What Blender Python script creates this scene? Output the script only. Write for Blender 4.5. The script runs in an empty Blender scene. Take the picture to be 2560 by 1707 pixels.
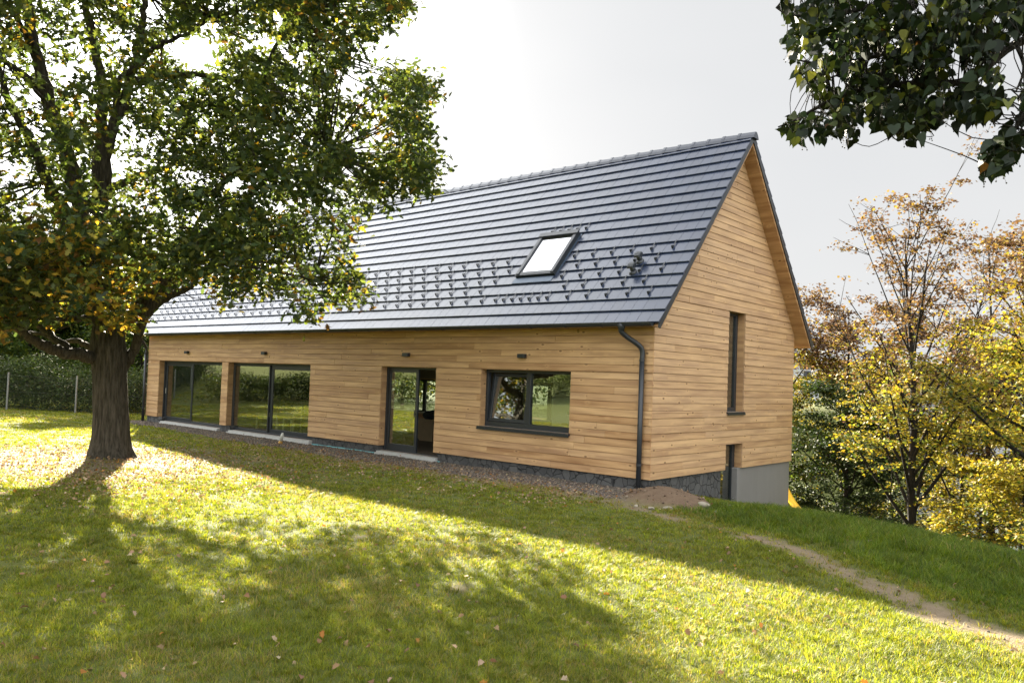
import bpy, bmesh, math, random
import numpy as np
from mathutils import Matrix, Vector

# ------------------------------------------------------------------ camera, sky, sun, exposure
SC = bpy.context.scene
COL = SC.collection
W0, H0 = 2560, 1707
F = 1972.552
YAW, PITCH, ROLL = 0.7234, 0.0335, 0.0366
CAM = np.array([7.9427, -13.3107, 1.8448])
PX, PY = -15.4, 27.2
cyw, syw, cp, sp = math.cos(YAW), math.sin(YAW), math.cos(PITCH), math.sin(PITCH)
FW = np.array([-syw * cp, cyw * cp, sp])
R0 = np.array([cyw, syw, 0.0])
U0v = np.cross(R0, FW)
cr, sr = math.cos(ROLL), math.sin(ROLL)
RV = cr * R0 + sr * U0v
UV = -sr * R0 + cr * U0v

cd = bpy.data.cameras.new('camera')
cam = bpy.data.objects.new('camera', cd)
COL.objects.link(cam)
m = Matrix.Identity(4)
for i in range(3):
    m[i][0], m[i][1], m[i][2], m[i][3] = RV[i], UV[i], -FW[i], CAM[i]
cam.matrix_world = m
cd.sensor_width = 36.0
cd.sensor_fit = 'HORIZONTAL'
cd.lens = F / W0 * 36.0
cd.shift_x = -PX / W0
cd.shift_y = PY / W0
cd.clip_start = 0.05
cd.clip_end = 5000
SC.camera = cam

SUN_EL = math.radians(20.5)
SUN_AZ = math.radians(63.7)          # from +y towards -x
SUN = np.array([-math.sin(SUN_AZ) * math.cos(SUN_EL), math.cos(SUN_AZ) * math.cos(SUN_EL), math.sin(SUN_EL)])

world = bpy.data.worlds.new('World')
SC.world = world
world.use_nodes = True
wn = world.node_tree
wn.nodes.clear()
sky = wn.nodes.new('ShaderNodeTexSky')
sky.sky_type = 'NISHITA'
sky.sun_disc = False
sky.sun_elevation = SUN_EL
sky.sun_rotation = -SUN_AZ
sky.altitude = 200
sky.air_density = 1.0
sky.dust_density = 5.0
sky.ozone_density = 1.0
hs = wn.nodes.new('ShaderNodeHueSaturation')
hs.inputs['Saturation'].default_value = 0.35
bg = wn.nodes.new('ShaderNodeBackground')
bg.inputs['Strength'].default_value = 0.075
wo = wn.nodes.new('ShaderNodeOutputWorld')
wn.links.new(sky.outputs[0], hs.inputs['Color'])
# thin high cloud veiling the sky
tcw = wn.nodes.new('ShaderNodeTexCoord')
mpw = wn.nodes.new('ShaderNodeMapping'); mpw.inputs['Scale'].default_value = (1.0, 1.0, 3.0)
nzw = wn.nodes.new('ShaderNodeTexNoise'); nzw.inputs['Scale'].default_value = 1.3; nzw.inputs['Detail'].default_value = 3
rmw = wn.nodes.new('ShaderNodeValToRGB')
rmw.color_ramp.elements[0].position = 0.30; rmw.color_ramp.elements[0].color = (0.97, 0.99, 1.015, 1)
rmw.color_ramp.elements[1].position = 0.70; rmw.color_ramp.elements[1].color = (1.10, 1.11, 1.12, 1)
mxw = wn.nodes.new('ShaderNodeMix'); mxw.data_type = 'RGBA'; mxw.inputs[0].default_value = 0.975
wn.links.new(tcw.outputs['Generated'], mpw.inputs['Vector'])
wn.links.new(mpw.outputs[0], nzw.inputs['Vector'])
wn.links.new(nzw.outputs[0], rmw.inputs[0])
wn.links.new(hs.outputs[0], mxw.inputs[6])
# veil boosted overhead and behind the camera, added to fill the shaded walls
dtw = wn.nodes.new('ShaderNodeVectorMath'); dtw.operation = 'DOT_PRODUCT'; dtw.inputs[1].default_value = (0.36, -0.56, 0.75)
nmw = wn.nodes.new('ShaderNodeVectorMath'); nmw.operation = 'NORMALIZE'
wn.links.new(tcw.outputs['Generated'], nmw.inputs[0]); wn.links.new(nmw.outputs[0], dtw.inputs[0])
mrw = wn.nodes.new('ShaderNodeMapRange'); mrw.interpolation_type = 'SMOOTHSTEP'
mrw.inputs['From Min'].default_value = -0.15; mrw.inputs['From Max'].default_value = 0.85
mrw.inputs['To Min'].default_value = 1.0; mrw.inputs['To Max'].default_value = 3.55
wn.links.new(dtw.outputs['Value'], mrw.inputs['Value'])
# aureole: the veil glows round the sun
dsw = wn.nodes.new('ShaderNodeVectorMath'); dsw.operation = 'DOT_PRODUCT'; dsw.inputs[1].default_value = tuple(SUN)
wn.links.new(nmw.outputs[0], dsw.inputs[0])
mrs = wn.nodes.new('ShaderNodeMapRange'); mrs.interpolation_type = 'SMOOTHSTEP'
mrs.inputs['From Min'].default_value = 0.93; mrs.inputs['From Max'].default_value = 1.03
mrs.inputs['To Min'].default_value = 0.0; mrs.inputs['To Max'].default_value = 2.5
wn.links.new(dsw.outputs['Value'], mrs.inputs['Value'])
dcw = wn.nodes.new('ShaderNodeVectorMath'); dcw.operation = 'DOT_PRODUCT'; dcw.inputs[1].default_value = (-0.822, 0.06, 0.566)  # second lobe high on the left, added to give the roof its sheen
wn.links.new(nmw.outputs[0], dcw.inputs[0])
mrc = wn.nodes.new('ShaderNodeMapRange'); mrc.interpolation_type = 'SMOOTHSTEP'
mrc.inputs['From Min'].default_value = 0.85; mrc.inputs['From Max'].default_value = 1.0
mrc.inputs['To Min'].default_value = 0.0; mrc.inputs['To Max'].default_value = 5.0
wn.links.new(dcw.outputs['Value'], mrc.inputs['Value'])
adc = wn.nodes.new('ShaderNodeMath'); adc.operation = 'ADD'
wn.links.new(mrs.outputs[0], adc.inputs[0]); wn.links.new(mrc.outputs[0], adc.inputs[1])
adw = wn.nodes.new('ShaderNodeMath'); adw.operation = 'ADD'
wn.links.new(mrw.outputs[0], adw.inputs[0]); wn.links.new(adc.outputs[0], adw.inputs[1])
vsw = wn.nodes.new('ShaderNodeVectorMath'); vsw.operation = 'SCALE'
wn.links.new(rmw.outputs[0], vsw.inputs[0]); wn.links.new(adw.outputs[0], vsw.inputs['Scale'])
wn.links.new(vsw.outputs[0], mxw.inputs[7])
wn.links.new(mxw.outputs[2], bg.inputs['Color'])
wn.links.new(bg.outputs[0], wo.inputs['Surface'])

sd = bpy.data.lights.new('sun', 'SUN')
sd.energy = 5.0
sd.angle = math.radians(0.55)
sd.color = (1.0, 0.90, 0.74)
sun = bpy.data.objects.new('sun', sd)
COL.objects.link(sun)
sun.rotation_euler = Vector(SUN).to_track_quat('Z', 'Y').to_euler()

SC.view_settings.view_transform = 'Standard'
SC.view_settings.look = 'None'
SC.view_settings.exposure = 3.22
SC.view_settings.gamma = 1.0
SC.render.engine = 'CYCLES'
SC.cycles.max_bounces = 8
SC.cycles.diffuse_bounces = 5
SC.cycles.glossy_bounces = 4
SC.cycles.transmission_bounces = 4
SC.cycles.transparent_max_bounces = 12
SC.cycles.use_denoising = True
SC.cycles.denoiser = 'OPENIMAGEDENOISE'
SC.cycles.denoising_input_passes = 'RGB_ALBEDO_NORMAL'
SC.cycles.caustics_reflective = False
SC.cycles.caustics_refractive = False
SC.cycles.sample_clamp_indirect = 6.0

rng = np.random.default_rng(7)
random.seed(7)


def project(P):
    """source-photo pixel of world points (used only to know which part of the place is in view)"""
    v = np.asarray(P, float) - CAM
    z = v @ FW
    return W0 / 2 + PX + F * (v @ RV) / z, H0 / 2 + PY - F * (v @ UV) / z, z


# ------------------------------------------------------------------ naming helpers
def tag(o, label=None, cat=None, group=None, kind=None):
    if label: o['label'] = label
    if cat: o['category'] = cat
    if group: o['group'] = group
    if kind: o['kind'] = kind
    return o


def empty(name, loc=(0, 0, 0), rz=0.0, label=None, cat=None, group=None):
    o = bpy.data.objects.new(name, None)
    o.empty_display_size = 0.2
    COL.objects.link(o)
    o.location = loc
    o.rotation_euler = (0, 0, rz)
    return tag(o, label, cat, group)


def link(name, me, mat=None, parent=None):
    o = bpy.data.objects.new(name, me)
    COL.objects.link(o)
    if mat is not None:
        me.materials.append(mat)
    if parent is not None:
        o.parent = parent
    return o


def np_mesh(name, V, faces_flat, counts, smooth=False):
    me = bpy.data.meshes.new(name)
    V = np.ascontiguousarray(V, dtype=np.float32)
    me.vertices.add(len(V))
    me.vertices.foreach_set('co', V.ravel())
    me.loops.add(len(faces_flat))
    me.loops.foreach_set('vertex_index', np.ascontiguousarray(faces_flat, dtype=np.int32))
    me.polygons.add(len(counts))
    counts = np.asarray(counts, dtype=np.int32)
    st = np.zeros(len(counts), dtype=np.int32)
    st[1:] = np.cumsum(counts)[:-1]
    me.polygons.foreach_set('loop_start', st)
    if smooth:
        me.polygons.foreach_set('use_smooth', np.ones(len(counts), dtype=bool))
    me.update(calc_edges=True)
    return me


def set_color(me, C, name='col'):
    a = me.attributes.new(name, 'FLOAT_COLOR', 'POINT')
    C = np.asarray(C, dtype=np.float32)
    if C.shape[1] == 3:
        C = np.hstack([C, np.ones((len(C), 1), dtype=np.float32)])
    a.data.foreach_set('color', np.ascontiguousarray(C).ravel())


def set_float(me, x, name):
    a = me.attributes.new(name, 'FLOAT', 'POINT')
    a.data.foreach_set('value', np.ascontiguousarray(x, dtype=np.float32).ravel())


class MB:
    """collects polygons, then links them as one mesh object"""
    def __init__(s):
        s.v = []; s.f = []; s.c = []

    def poly(s, pts):
        b = len(s.v); s.v += [tuple(p) for p in pts]; s.f.append(tuple(range(b, b + len(pts))))
        return s

    def add(s, V, Fs, col=None):
        b = len(s.v); s.v += [tuple(p) for p in V]; s.f += [tuple(i + b for i in f) for f in Fs]
        if col is not None:
            while len(s.c) < b: s.c.append((1, 1, 1))
            s.c += [col] * len(V)
        return s

    def box(s, x0, x1, y0, y1, z0, z1, col=None, bev=0.0):
        if bev > 0 and min(x1 - x0, y1 - y0, z1 - z0) > 2.2 * bev:
            V = []; idx = {}
            for ix, (xa, sx) in enumerate(((x0, 1), (x1, -1))):
                for iy, (ya, sy) in enumerate(((y0, 1), (y1, -1))):
                    for iz, (za, sz) in enumerate(((z0, 1), (z1, -1))):
                        for ax in range(3):
                            p = [xa + sx * bev, ya + sy * bev, za + sz * bev]
                            p[ax] = (xa, ya, za)[ax]
                            idx[(ix, iy, iz, ax)] = len(V); V.append(p)
            Fs = []
            q = lambda *k: Fs.append([idx[a] for a in k])
            for a, (i0, i1) in ((0, (1, 2)), (1, (0, 2)), (2, (0, 1))):
                for s_ in (0, 1):
                    ks = []
                    for (p_, r_) in ((0, 0), (1, 0), (1, 1), (0, 1)):
                        k = [0, 0, 0]; k[a] = s_; k[i0] = p_; k[i1] = r_
                        ks.append((k[0], k[1], k[2], a))
                    q(*ks)
            for a, b_, c_ in ((0, 1, 2), (1, 2, 0), (0, 2, 1)):
                for s1 in (0, 1):
                    for s2 in (0, 1):
                        k0 = [0, 0, 0]; k0[a] = s1; k0[b_] = s2; k1 = list(k0); k1[c_] = 1
                        q((*k0, a), (*k1, a), (*k1, b_), (*k0, b_))
            for ix in (0, 1):
                for iy in (0, 1):
                    for iz in (0, 1):
                        q((ix, iy, iz, 0), (ix, iy, iz, 1), (ix, iy, iz, 2))
            return s.add(V, Fs, col)
        V = [(x0, y0, z0), (x1, y0, z0), (x1, y1, z0), (x0, y1, z0), (x0, y0, z1), (x1, y0, z1), (x1, y1, z1), (x0, y1, z1)]
        return s.add(V, [(0, 3, 2, 1), (4, 5, 6, 7), (0, 1, 5, 4), (1, 2, 6, 5), (2, 3, 7, 6), (3, 0, 4, 7)], col)

    def tube(s, pts, radii, n=8, cap=True, col=None):
        V, Fs = tube_data(pts, radii, n, cap)
        return s.add(V, Fs, col)

    def prism(s, prof, a0, a1, axis):
        """profile of 2-D points extruded along axis 'x' (profile in y,z) or 'y' (profile in x,z)"""
        n = len(prof)
        mk = (lambda a, p: (a, p[0], p[1])) if axis == 'x' else (lambda a, p: (p[0], a, p[1]))
        V = [mk(a0, p) for p in prof] + [mk(a1, p) for p in prof]
        Fs = [(i, (i + 1) % n, n + (i + 1) % n, n + i) for i in range(n)]
        Fs += [tuple(range(n))[::-1], tuple(range(n, 2 * n))]
        return s.add(V, Fs)

    def build(s, name, mat, parent=None, smooth=False, fix=True):
        me = bpy.data.meshes.new(name)
        me.from_pydata(s.v, [], s.f)
        if s.c:
            while len(s.c) < len(s.v): s.c.append((1, 1, 1))
            set_color(me, s.c)
        if fix:
            bm = bmesh.new(); bm.from_mesh(me)
            bmesh.ops.recalc_face_normals(bm, faces=bm.faces)
            bm.to_mesh(me); bm.free()
        if smooth:
            me.polygons.foreach_set('use_smooth', [True] * len(me.polygons))
        me.update()
        return link(name, me, mat, parent)


def tube_data(pts, radii, n=8, cap=True):
    P = np.asarray(pts, float)
    k = len(P)
    if np.isscalar(radii): radii = [radii] * k
    T = np.gradient(P, axis=0)
    T /= np.linalg.norm(T, axis=1)[:, None] + 1e-12
    ref = np.array([0.31, 0.17, 0.93]) if abs(T[0][2]) < 0.8 else np.array([0.95, 0.2, 0.1])
    V = []
    a = np.cross(ref, T[0]); a /= np.linalg.norm(a)
    ang = np.arange(n) * 2 * math.pi / n
    for i in range(k):
        a = a - T[i] * (a @ T[i]); a /= np.linalg.norm(a) + 1e-12
        b = np.cross(T[i], a)
        ring = P[i] + radii[i] * (np.outer(np.cos(ang), a) + np.outer(np.sin(ang), b))
        V += [tuple(p) for p in ring]
    Fs = []
    for i in range(k - 1):
        for j in range(n):
            Fs.append((i * n + j, i * n + (j + 1) % n, (i + 1) * n + (j + 1) % n, (i + 1) * n + j))
    if cap:
        Fs.append(tuple(range(n))[::-1]); Fs.append(tuple(range((k - 1) * n, k * n)))
    return V, Fs


def smooth_path(pts, sub=4):
    P = np.asarray(pts, float)
    if len(P) < 3: return P
    out = []
    for i in range(len(P) - 1):
        p0 = P[max(i - 1, 0)]; p1 = P[i]; p2 = P[i + 1]; p3 = P[min(i + 2, len(P) - 1)]
        for t in np.arange(sub) / sub:
            out.append(0.5 * ((2 * p1) + (-p0 + p2) * t + (2 * p0 - 5 * p1 + 4 * p2 - p3) * t * t + (-p0 + 3 * p1 - 3 * p2 + p3) * t ** 3))
    out.append(P[-1])
    return np.array(out)


# ------------------------------------------------------------------ material helpers
class N:
    def __init__(s, name):
        s.m = bpy.data.materials.new(name); s.m.use_nodes = True
        s.t = s.m.node_tree; s.t.nodes.clear()
        s.out = s.t.nodes.new('ShaderNodeOutputMaterial')

    def n(s, typ, **kw):
        nd = s.t.nodes.new(typ)
        for k, v in kw.items():
            if k in nd.inputs.keys() if isinstance(k, str) else False:
                s.put(nd.inputs[k], v)
            else:
                setattr(nd, k, v)
        return nd

    def put(s, sock, v):
        if isinstance(v, bpy.types.NodeSocket): s.t.links.new(v, sock)
        elif isinstance(v, (tuple, list)) and len(v) == 3 and sock.type == 'RGBA': sock.default_value = (*v, 1)
        else: sock.default_value = v

    def math(s, op, a, b=None, c=None, clamp=False):
        nd = s.t.nodes.new('ShaderNodeMath'); nd.operation = op; nd.use_clamp = clamp
        for i, v in enumerate((a, b, c)):
            if v is not None: s.put(nd.inputs[i], v)
        return nd.outputs[0]

    def mix(s, f, a, b, mode='MIX'):
        nd = s.t.nodes.new('ShaderNodeMix'); nd.data_type = 'RGBA'; nd.blend_type = mode
        s.put(nd.inputs[0], f); s.put(nd.inputs[6], a); s.put(nd.inputs[7], b)
        return nd.outputs[2]

    def ramp(s, f, stops):
        nd = s.t.nodes.new('ShaderNodeValToRGB')
        el = nd.color_ramp.elements
        while len(el) < len(stops): el.new(0.5)
        for e_, (p, c) in zip(el, stops):
            e_.position = p; e_.color = (*c, 1) if len(c) == 3 else c
        s.put(nd.inputs[0], f)
        return nd.outputs[0]

    def noise(s, vec, scale, detail=3, rough=0.55, out=0):
        nd = s.t.nodes.new('ShaderNodeTexNoise')
        if vec is not None: s.put(nd.inputs['Vector'], vec)
        nd.inputs['Scale'].default_value = scale; nd.inputs['Detail'].default_value = detail
        nd.inputs['Roughness'].default_value = rough
        return nd.outputs[out]

    def obj(s):
        return s.t.nodes.new('ShaderNodeTexCoord').outputs['Object']

    def mapping(s, vec, scale=(1, 1, 1), loc=(0, 0, 0)):
        nd = s.t.nodes.new('ShaderNodeMapping')
        s.put(nd.inputs['Vector'], vec); nd.inputs['Scale'].default_value = scale; nd.inputs['Location'].default_value = loc
        return nd.outputs[0]

    def bump(s, h, strength=0.3, dist=0.02):
        nd = s.t.nodes.new('ShaderNodeBump')
        nd.inputs['Strength'].default_value = strength; nd.inputs['Distance'].default_value = dist
        s.put(nd.inputs['Height'], h)
        return nd.outputs[0]

    def attr(s, name, out='Color'):
        nd = s.t.nodes.new('ShaderNodeAttribute'); nd.attribute_name = name
        return nd.outputs[out]

    def pbr(s, col, rough=0.6, metal=0.0, spec=0.5, normal=None, coat=0.0):
        nd = s.t.nodes.new('ShaderNodeBsdfPrincipled')
        s.put(nd.inputs['Base Color'], col); s.put(nd.inputs['Roughness'], rough)
        nd.inputs['Metallic'].default_value = metal
        nd.inputs['Specular IOR Level'].default_value = spec
        nd.inputs['Coat Weight'].default_value = coat
        if normal is not None: s.put(nd.inputs['Normal'], normal)
        return nd.outputs[0]

    def done(s, sh):
        s.t.links.new(sh, s.out.inputs['Surface'])
        return s.m


def simple(name, col, rough=0.6, metal=0.0, var=0.12, scale=8.0, spec=0.5, bump=0.0):
    k = N(name)
    co = k.obj()
    f = k.noise(co, scale, 4)
    c = k.mix(f, tuple(x * (1 - var) for x in col), tuple(min(1, x * (1 + var)) for x in col))
    nm = k.bump(k.noise(co, scale * 4, 3), bump, 0.01) if bump else None
    r = k.math('MULTIPLY_ADD', f, 0.2, rough - 0.1)
    return k.done(k.pbr(c, r, metal, spec, nm))


M = {}


def make_wood():
    k = N('larch_boards')
    co = k.obj()
    sx = k.n('ShaderNodeSeparateXYZ'); k.put(sx.inputs[0], co)
    u = k.math('ADD', sx.outputs[0], sx.outputs[1])
    z = sx.outputs[2]
    tint = k.attr('col')
    st = k.n('ShaderNodeSeparateColor'); k.put(st.inputs[0], tint)
    tr, tg, tb = st.outputs[0], st.outputs[1], st.outputs[2]
    cv = k.n('ShaderNodeCombineXYZ')
    k.put(cv.inputs[0], u); k.put(cv.inputs[1], z); k.put(cv.inputs[2], k.math('MULTIPLY', tg, 37.0))
    v = cv.outputs[0]
    # long grain
    grain = k.noise(k.mapping(v, (1.4, 55, 1)), 1.0, 5, 0.65)
    grain2 = k.noise(k.mapping(v, (0.9, 11, 1)), 1.0, 3, 0.5)
    base = k.mix(tr, (0.375, 0.198, 0.084), (0.645, 0.412, 0.205))
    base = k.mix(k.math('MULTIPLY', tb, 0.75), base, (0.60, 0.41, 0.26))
    c = k.mix(k.math('MULTIPLY', grain, 0.55), base, k.mix(0.55, base, (0.20, 0.095, 0.035)))
    c = k.mix(k.math('MULTIPLY_ADD', k.math('SUBTRACT', grain2, 0.35), 2.6, 0.0, clamp=True), k.mix(0.30, c, (0.16, 0.07, 0.022)), k.mix(0.38, c, (0.80, 0.53, 0.26)))
    # knots: small dark discs with a halo, each board its own
    vor = k.n('ShaderNodeTexVoronoi'); vor.feature = 'F1'; vor.inputs['Scale'].default_value = 1.0
    vor.inputs['Randomness'].default_value = 1.0
    k.put(vor.inputs['Vector'], k.mapping(v, (3.3, 6.6, 1)))
    dist = vor.outputs['Distance']
    cs = k.n('ShaderNodeSeparateColor'); k.put(cs.inputs[0], vor.outputs['Color'])
    has = k.math('GREATER_THAN', cs.outputs[0], 0.3)
    kn = k.math('SUBTRACT', 1.0, k.math('DIVIDE', dist, 0.16), clamp=True)
    kn = k.math('MULTIPLY', k.math('MULTIPLY', kn, 2.2, clamp=True), has, clamp=True)
    halo = k.math('MULTIPLY', k.math('SUBTRACT', 1.0, k.math('DIVIDE', dist, 0.36), clamp=True), has)
    c = k.mix(k.math('MULTIPLY', halo, 0.45), c, (0.74, 0.48, 0.23))
    c = k.mix(k.math('MULTIPLY', kn, 0.8), c, (0.10, 0.042, 0.016))
    h = k.math('ADD', k.math('MULTIPLY', grain, 0.5), k.math('MULTIPLY', halo, 0.7))
    nm = k.bump(h, 0.5, 0.008)
    return k.done(k.pbr(c, 0.50, 0, 0.5, nm))


def make_tile():
    k = N('anthracite_tile')
    co = k.obj()
    f = k.noise(co, 1.3, 4)
    f2 = k.noise(co, 40, 3)
    c = k.mix(f, (0.014, 0.024, 0.054), (0.022, 0.036, 0.076))
    t = k.attr('col')
    c = k.mix(0.5, c, t, 'MULTIPLY')
    r = k.math('MULTIPLY_ADD', f, 0.12, 0.28)
    return k.done(k.pbr(c, r, 0, 0.55, k.bump(f2, 0.06, 0.004), 0.35))


def make_stone():
    k = N('dark_rubble_stone')
    co = k.obj()
    sx = k.n('ShaderNodeSeparateXYZ'); k.put(sx.inputs[0], co)
    cv = k.n('ShaderNodeCombineXYZ')
    k.put(cv.inputs[0], k.math('ADD', sx.outputs[0], sx.outputs[1])); k.put(cv.inputs[1], sx.outputs[2])
    w = k.noise(cv.outputs[0], 5, 2, out=1)
    vec = k.n('ShaderNodeVectorMath'); vec.operation = 'MULTIPLY_ADD'
    k.put(vec.inputs[0], w); vec.inputs[1].default_value = (0.1, 0.1, 0); k.put(vec.inputs[2], cv.outputs[0])
    v = vec.outputs[0]
    a = k.n('ShaderNodeTexVoronoi'); a.feature = 'DISTANCE_TO_EDGE'; a.inputs['Scale'].default_value = 5.4
    k.put(a.inputs['Vector'], v)
    b = k.n('ShaderNodeTexVoronoi'); b.feature = 'F1'; b.inputs['Scale'].default_value = 5.4
    k.put(b.inputs['Vector'], v)
    cs = k.n('ShaderNodeSeparateColor'); k.put(cs.inputs[0], b.outputs['Color'])
    e = k.math('MULTIPLY', a.outputs['Distance'], 24, clamp=True)
    n1 = k.noise(co, 28, 5, 0.7)
    c = k.mix(cs.outputs[0], (0.032, 0.034, 0.037), (0.088, 0.088, 0.087))
    c = k.mix(k.math('MULTIPLY', n1, 0.5), c, (0.17, 0.17, 0.165))
    c = k.mix(e, (0.020, 0.021, 0.022), c)
    h = k.math('ADD', k.math('MULTIPLY', e, 1.0), k.math('MULTIPLY', n1, 0.5))
    return k.done(k.pbr(c, 0.8, 0, 0.3, k.bump(h, 0.9, 0.03)))


def make_concrete():
    k = N('grey_concrete')
    co = k.obj()
    f = k.noise(co, 1.2, 5, 0.6); g = k.noise(co, 45, 3)
    c = k.mix(f, (0.20, 0.195, 0.185), (0.275, 0.268, 0.255))
    c = k.mix(k.math('MULTIPLY', g, 0.25), c, (0.16, 0.155, 0.15))
    dr = k.noise(k.mapping(co, (5, 5, .35)), 1.0, 4, 0.6)
    c = k.mix(k.math('MULTIPLY', dr, 0.45), c, (0.15, 0.145, 0.135))
    return k.done(k.pbr(c, 0.85, 0, 0.25, k.bump(g, 0.2, 0.004)))


def make_glass():
    k = N('window_glass')
    geo = k.n('ShaderNodeNewGeometry')
    dt = k.n('ShaderNodeVectorMath'); dt.operation = 'DOT_PRODUCT'
    k.put(dt.inputs[0], geo.outputs['Normal']); k.put(dt.inputs[1], geo.outputs['Incoming'])
    co = k.math('ABSOLUTE', dt.outputs['Value'])
    f = k.math('POWER', k.math('SUBTRACT', 1.0, co, clamp=True), 4.0)
    f = k.math('MULTIPLY_ADD', f, 0.80, 0.20, clamp=True)
    tr = k.n('ShaderNodeBsdfTransparent'); tr.inputs['Color'].default_value = (0.80, 0.84, 0.80, 1)
    gl = k.n('ShaderNodeBsdfGlossy'); gl.inputs['Roughness'].default_value = 0.0
    gl.inputs['Color'].default_value = (0.95, 0.97, 0.95, 1)
    mx = k.n('ShaderNodeMixShader')
    k.put(mx.inputs[0], f); k.put(mx.inputs[1], tr.outputs[0]); k.put(mx.inputs[2], gl.outputs[0])
    return k.done(mx.outputs[0])


def make_leaf(name, trans=0.45, rough=0.5, gain=(1.25, 1.2, 0.7)):
    k = N(name)
    a = k.attr('col')
    bs = k.pbr(a, rough, 0, 0.22)
    tl = k.n('ShaderNodeBsdfTranslucent')
    g = k.mix(1.0, a, gain, 'MULTIPLY')
    k.put(tl.inputs['Color'], g)
    mx = k.n('ShaderNodeMixShader'); mx.inputs[0].default_value = trans
    k.put(mx.inputs[1], bs); k.put(mx.inputs[2], tl.outputs[0])
    return k.done(mx.outputs[0])


def make_bark(name, c0, c1, sc=6.0):
    k = N(name)
    co = k.obj()
    n1 = k.noise(k.mapping(co, (sc * 3.0, sc * 3.0, sc * 0.38)), 1.0, 4, 0.6)
    n1 = k.math('MULTIPLY_ADD', k.math('SUBTRACT', n1, 0.5), 3.2, 0.5, clamp=True)
    n2 = k.noise(co, 1.6, 3)
    c = k.mix(n1, c0, c1)
    c = k.mix(k.math('MULTIPLY', n2, 0.35), c, (c1[0] * 1.1, c1[1] * 1.2, c1[2] * 0.95))
    return k.done(k.pbr(c, 0.9, 0, 0.2, k.bump(n1, 0.9, 0.05)))


def make_ground():
    k = N('lawn_soil')
    co = k.obj()
    n1 = k.noise(co, 0.55, 5, 0.6); n2 = k.noise(co, 6, 5, 0.65); n3 = k.noise(co, 40, 4, 0.7)
    soil = k.mix(n2, (0.115, 0.082, 0.052), (0.21, 0.16, 0.105))
    soil = k.mix(k.math('MULTIPLY', n3, 0.5), soil, (0.26, 0.21, 0.15))
    turf = k.mix(n1, (0.060, 0.080, 0.016), (0.105, 0.118, 0.026))
    turf = k.mix(k.math('MULTIPLY', n2, 0.45), turf, (0.150, 0.130, 0.050))
    turf = k.mix(k.math('MULTIPLY', n3, 0.45), turf, (0.050, 0.066, 0.014))
    c = k.mix(k.attr('dirt', 'Fac'), turf, soil)
    grav = k.mix(n3, (0.062, 0.050, 0.040), (0.20, 0.165, 0.13))
    c = k.mix(k.attr('gravel', 'Fac'), c, grav)
    mound = k.mix(n2, (0.085, 0.055, 0.036), (0.19, 0.135, 0.090))
    c = k.mix(k.attr('mound', 'Fac'), c, mound)
    h = k.math('ADD', n2, k.math('MULTIPLY', n3, 0.6))
    return k.done(k.pbr(c, 0.95, 0, 0.15, k.bump(h, 0.7, 0.05)))


def make_water():
    k = N('river_water')
    co = k.obj()
    n1 = k.noise(k.mapping(co, (1, 1, 1)), 1.1, 4, 0.6)
    return k.done(k.pbr((0.05, 0.06, 0.05), 0.08, 0, 0.6, k.bump(n1, 0.25, 0.1)))


def make_attr_mat(name, rough=0.8, spec=0.25, bump=0.0):
    k = N(name)
    nm = k.bump(k.noise(k.obj(), 60, 3), bump, 0.01) if bump else None
    return k.done(k.pbr(k.attr('col'), rough, 0, spec, nm))


M['wood'] = make_wood()
M['tile'] = make_tile()
M['stone'] = make_stone()
M['concrete'] = make_concrete()
M['glass'] = make_glass()
M['metal'] = simple('anthracite_metal', (0.022, 0.026, 0.031), 0.38, 0.0, 0.2, 3.0)
M['zinc'] = simple('dark_zinc_trim', (0.05, 0.075, 0.115), 0.35, 0.3, 0.2, 3.0)
M['white_sill'] = simple('pale_threshold', (0.42, 0.42, 0.40), 0.7, 0, 0.2, 14.0)
M['foil'] = simple('turquoise_insulation', (0.18, 0.47, 0.50), 0.8, 0, 0.12, 10.0)
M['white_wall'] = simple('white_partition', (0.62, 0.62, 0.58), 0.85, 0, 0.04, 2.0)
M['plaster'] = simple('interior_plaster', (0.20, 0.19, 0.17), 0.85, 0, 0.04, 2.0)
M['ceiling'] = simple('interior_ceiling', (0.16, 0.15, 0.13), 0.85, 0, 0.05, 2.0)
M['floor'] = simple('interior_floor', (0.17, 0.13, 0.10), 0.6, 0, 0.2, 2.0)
M['steel'] = simple('brushed_steel', (0.55, 0.55, 0.55), 0.3, 0.9, 0.1, 20)
M['cream'] = simple('cream_lacquered_wood', (0.62, 0.56, 0.36), 0.5, 0, 0.08, 9)
M['plywood'] = simple('plywood_panel', (0.42, 0.30, 0.17), 0.6, 0, 0.2, 7)
M['paper'] = simple('white_paper', (0.75, 0.75, 0.72), 0.8, 0, 0.05, 12)
M['darkcloth'] = simple('dark_bag_cloth', (0.03, 0.032, 0.035), 0.8, 0, 0.4, 12, bump=0.4)
M['yellow'] = simple('yellow_plastic_pipe', (0.75, 0.46, 0.02), 0.4, 0, 0.08, 6)
M['post'] = simple('galvanised_post', (0.20, 0.21, 0.20), 0.5, 0.4, 0.2, 12)
M['wire'] = simple('weathered_wire', (0.06, 0.065, 0.06), 0.7, 0.2, 0.2, 12)
M['rock'] = simple('pale_field_stone', (0.25, 0.22, 0.17), 0.85, 0, 0.25, 9, bump=0.6)
M['bark_oak'] = make_bark('oak_bark', (0.018, 0.015, 0.012), (0.105, 0.090, 0.072), 8.0)
M['bark_thin'] = make_bark('young_bark', (0.016, 0.014, 0.012), (0.040, 0.034, 0.028), 12.0)
M['leaf_oak'] = make_leaf('oak_leaves', 0.48, 0.5, (1.5, 1.4, 0.6))
M['leaf_linden'] = make_leaf('linden_leaves', 0.20, 0.5)
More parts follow.
